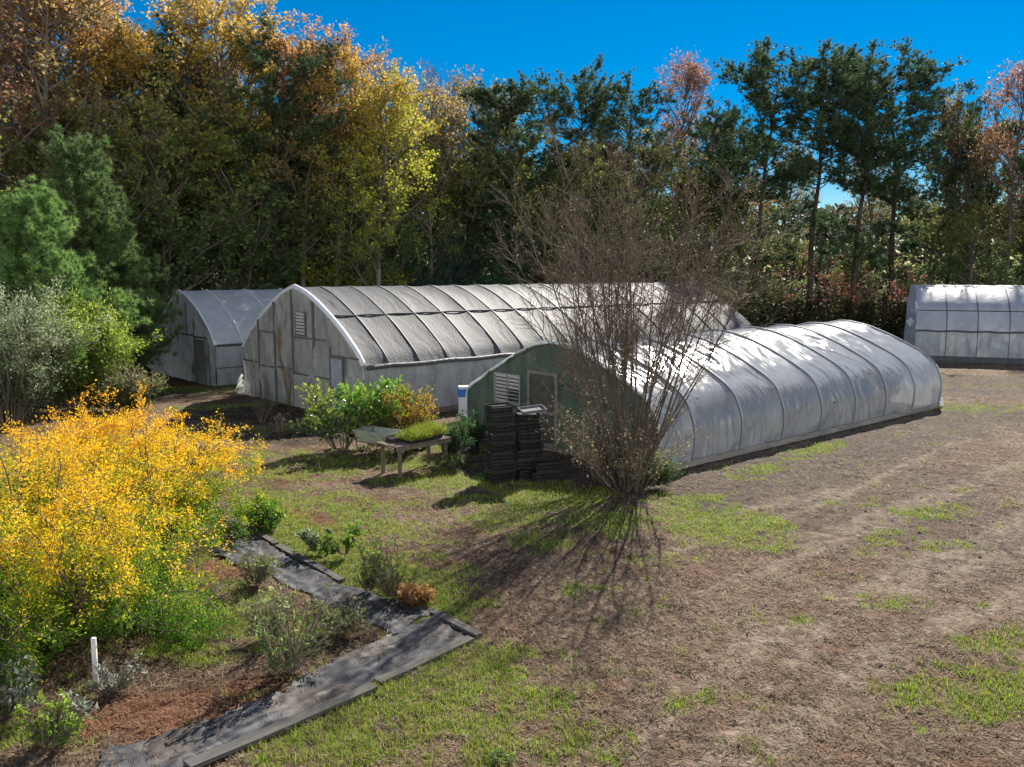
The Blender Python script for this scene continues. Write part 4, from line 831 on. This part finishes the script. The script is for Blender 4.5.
shrub(603,1.35,1.15,[(.10,.12,.02),(.32,.24,.02),(.55,.30,.02),(.45,.38,.05)],5200,.055,'shrub','small orange and yellow leaved shrub behind the bench',(a_[0],a_[1]+.3,.33),stems=24,asp=.45,jit=.04)
for px,py,rr_,hh,lab in [(459,463,.2,.36,'black pot in the shade right of the bench, nearest the crates'),(446,452,.17,.3,'smaller black pot just behind the right end of the bench'),(474,452,.18,.34,'black pot by the left front corner of the green gable'),(425,448,.15,.28,'small black pot on the ground behind the bench')]:
    pot(at(px,py),rr_,hh,lab)
shrub(604,.7,.6,[(.02,.05,.02),(.03,.09,.03),(.06,.13,.04)],1500,.09,'potted_plant','dark leafy plant in the pot nearest the crates',(*at(459,463)[:2],.3),stems=14,asp=.4,cat='plant')
shrub(605,.75,.6,[(.02,.05,.02),(.03,.09,.03),(.06,.13,.04)],1500,.09,'potted_plant','dark leafy plant in the pot by the green gable corner',(*at(474,452)[:2],.28),stems=14,asp=.4,cat='plant')
shrub(606,.5,.5,[(.12,.2,.03),(.3,.36,.05),(.4,.42,.08)],900,.06,'potted_plant','small yellow green plant in the pot behind the right end of the bench',(*at(446,452)[:2],.26),stems=12,asp=.4,cat='plant')
shrub(607,.9,.5,[(.12,.2,.03),(.25,.33,.05),(.35,.4,.08)],700,.07,'potted_plant','slender yellow green plant in the small pot behind the bench',(*at(425,448)[:2],.24),stems=7,asp=.4,cat='plant',fan=.4)
# white container with blue lid
p=at(465,421);wc=empty('storage_bin',(p[0],p[1],0),R(10),'tall white plastic bin with blue lid cover between the two large greenhouses','bin')
MB().box((0,0,.55),(.40,.42,1.1)).build('body',M['whiteplastic'],wc,bev=.03)
MB().box((0,0,1.15),(.44,.46,.09)).build('lid',M['white'],wc,bev=.02)
mb=MB();mb.box((0,-.225,.98),(.43,.02,.26)).box((-.215,0,.98),(.02,.42,.26));mb.build('blue_cover',M['blueplastic'],wc,bev=.006)
# ------------------------------------------------------------------ fabric bed and boards
def fabric(poly,name,label,seed,longdir):
    xs_=np.arange(min(p[0] for p in poly),max(p[0] for p in poly),.035);ys_=np.arange(min(p[1] for p in poly),max(p[1] for p in poly),.035)
    X,Y=np.meshgrid(xs_,ys_);nx=len(xs_);x=X.ravel();y=Y.ravel();ins=inpoly(x,y,poly)
    a=x*longdir[0]+y*longdir[1];b=-x*longdir[1]+y*longdir[0]
    wr=(1-np.abs(2*vn(b*5+fbm(a*.8,b,seed)*4,a*.7,seed)-1))**3
    z=gz(x,y)+.012+.028*wr*sm(.35,.7,fbm(a*.9,b*1.5,seed+2))+.014*fbm(x*5,y*5,seed+4)
    I=(np.arange(len(ys_)-1)[:,None]*nx+np.arange(nx-1)[None]).ravel();Fq=np.stack([I,I+1,I+nx+1,I+nx],1);ins=inpoly(x+(vn(x*3,y*3,seed+11)-.5)*.22,y+(vn(x*3,y*3,seed+12)-.5)*.22,poly);Fq=Fq[ins[Fq].all(1)]
    u,inv=np.unique(Fq,return_inverse=True);V=np.stack([x,y,z],1)[u];Fq=inv.reshape(-1,4)
    dirt=sm(.45,.7,fbm(x[u]*1.6,y[u]*1.6,seed+9));s2=sm(.5,.8,vn(b[u]*14,a[u]*1.2,seed+6))
    t=fbm(x[u]*6,y[u]*6,seed+7)
    col=np.array((.036,.038,.046))*(1-dirt[:,None]*.55)+np.array((.13,.10,.075))*dirt[:,None]*.4
    col=col*(.7+.5*t)[:,None]+np.array((.10,.10,.10))*(s2*.6)[:,None]
    o=obj(name,mesh_np(name,V,Fq,4,mat('woven_ground_fabric',attr=True,rough=.6,spec=.35,bump=.3,bscale=60,noise=.3,nscale=14),col,True),kind='structure');return o
fabric(FAB1,'landscape_fabric','',31,unit(G(341,580)-G(226,516)))
fabric(FAB2,'landscape_fabric','',37,unit(G(474,636)-G(186,772)))
def board(a,b,wd,th,label,z=.045):
    p0=G(*a);p1=G(*b);c=(p0+p1)/2;L_=np.linalg.norm(p1-p0);m=MB().box((0,0,0),(L_,wd,th))
    import bmesh
    me=m.mesh('edging_board',M['board']);bm=bmesh.new();bm.from_mesh(me);bmesh.ops.subdivide_edges(bm,edges=[e for e in bm.edges if e.calc_length()>.5],cuts=12)
    for v in bm.verts: v.co.z+=.010*math.sin(v.co.x*2.1+c[0]);v.co.y+=.008*math.sin(v.co.x*3.3)
    bm.to_mesh(me);bm.free()
    obj('edging_board',me,None,label,'board','timber boards edging the fabric',loc=(c[0],c[1],float(gz(c[0],c[1]))+th*.5+.015),rot=(0,0,math.atan2(p1[1]-p0[1],p1[0]-p0[0])))
board((434,611),(479,636),.13,.045,'short grey board closing the corner of the black fabric',.06)
board((377,683),(471,640),.15,.045,'weathered board along the lower fabric edge, next to the corner board',.06)
board((188,770),(374,688),.16,.045,'longest grey board, running to the bottom edge of the view',.06)
board((278,546),(342,580),.13,.05,'grey board along the upper edge of the fabric by the bright green grass',.07)
board((232,520),(276,544),.12,.04,'dark soil-covered board next to the tall green weeds',.05)
board((205,517),(240,524),.14,.04,'short dark plank at the far end of the fabric, beside the yellow bush',.08)
# posts
p=at(96,683);MB().box((0,0,.28),(.055,.055,.62)).build('marker_post',M['white'],None,label='short white post standing at the foot of the biggest yellow bush',cat='post',loc=p,rot=(.03,.02,.2),bev=.005)
p=G(3,402);e=empty('marker_post',(p[0]-.1,p[1],0),.1,'white capped post at the left edge beside the silvery shrub','post');MB().box((0,0,.4),(.22,.22,.8)).build('post',M['white'],e,bev=.01);MB().box((0,0,.83),(.3,.3,.06)).build('cap',M['white'],e,bev=.01)
# weeds
wg=[(.06,.14,.02),(.13,.26,.03),(.26,.42,.06)];sil=[(.12,.17,.11),(.28,.34,.26),(.42,.48,.42)]
WEED=[
(262,528,.55,.5,[(.06,.14,.02),(.14,.28,.03),(.24,.38,.05)],2600,.11,'broad green weed clump at the upper end of the fabric','leafgloss',1.0,18),
(318,552,.55,.35,[(.1,.16,.08),(.2,.28,.14),(.3,.36,.2)],500,.10,'pale blue green weed leaning over the upper fabric board','leaf',.7,7),
(345,556,.6,.3,wg,450,.10,'thin upright weed at the right end of the upper fabric board','leaf',.5,6),
(368,592,.75,.45,wg,260,.08,'dark upright weed standing in the bright green grass','leaf',.5,12),
(392,598,.8,.45,wg,260,.08,'second dark upright weed, nearest the corner of the fabric','leaf',.5,12),
(340,632,.4,.5,[(.05,.09,.03),(.14,.22,.06),(.28,.34,.15)],500,.07,'low sprawling weed in the middle of the fabric strip','leaf',1.0,16),
(292,672,1.1,.6,[(.06,.11,.03),(.13,.22,.05),(.30,.38,.15)],1000,.07,'tall leggy weed growing out of the dark mulch','leaf',.7,14),
(272,640,.6,.6,[(.06,.12,.03),(.16,.26,.05),(.32,.4,.12)],500,.05,'feathery weed behind the tall leggy one','leaf',.8,16),
(255,585,.45,.5,[(.07,.14,.03),(.16,.28,.05),(.28,.4,.1)],600,.05,'feathery green weed at the edge of the upper fabric strip','leaf',.9,16),
(14,706,.5,.4,sil,450,.09,'silvery leaved plant at the lower left edge','leaf',.9,14),
(70,730,.35,.35,sil,260,.07,'smaller silvery plant right of the one at the lower left edge','leaf',.9,10),
(118,692,.35,.3,[(.1,.12,.08),(.25,.3,.25),(.38,.42,.38)],600,.05,'thin silver twiggy plant beside the white post','leaf',.9,12),
(48,748,.5,.4,[(.06,.14,.02),(.16,.3,.03),(.3,.42,.05)],700,.07,'bright green small weed at the bottom left corner','leaf',.8,10),
(450,470,.5,.5,[(.02,.06,.02),(.05,.12,.03),(.12,.2,.05)],900,.07,'dark weed clump at the foot of the bench in the shade','leaf',.9,12),
(500,765,.12,.2,[(.1,.2,.03),(.2,.32,.05)],250,.05,'tiny green weed at the bottom edge of the lawn','leaf',1.1,8),
(282,436,.7,.5,[(.06,.05,.03),(.12,.09,.06)],120,.06,'dead bare weed stalks in the shade of the big gable','leaf',.6,9),
(262,424,.8,.5,[(.06,.05,.03),(.12,.09,.06)],120,.06,'second cluster of dead stalks nearer the big gable corner','leaf',.6,9)]
for i,(px,py,h_,rd_,cols,n,ls,lab,m_,fn,stm) in enumerate(WEED):
    shrub(700+i,h_,rd_,cols,n,ls,'weed',lab,at(px,py),stems=stm,asp=.35,m=m_,jit=.02,cat='weed',fan=fn)
shrub(740,.22,.3,[(.14,.07,.03),(.34,.17,.07),(.42,.24,.1)],2200,.05,'dry_plant','rusty orange dead clump at the inner corner of the fabric',at(415,603),stems=16,fan=1.1,cat='dead plant')
# plants inside the front greenhouse
a=GH[3]['az'];ox,oy=GH[3]['o']
def gloc(lx,ly): return (ox+lx*math.cos(a)+ly*math.sin(a),oy-lx*math.sin(a)+ly*math.cos(a),0)
src=None
for i,ly in enumerate([2.5,4.4,6.3,8.2,10.1,12.2,14.2]):
    if src is None or i==1:
        src=shrub(800+i,1.3,.8,[(.04,.07,.02),(.12,.14,.03),(.30,.22,.06)],2600,.12,'shrub','leafy crop plant growing in a row behind the clear plastic of the front greenhouse',gloc(2.62,ly),stems=18,asp=.5,jit=.08,group='crop plants inside the front greenhouse')
    else:
        n_=src.copy();C.objects.link(n_);n_.location=gloc(2.62,ly);n_.rotation_euler=(0,0,i*1.3)
        for ch in src.children: c_=ch.copy();C.objects.link(c_);c_.parent=n_
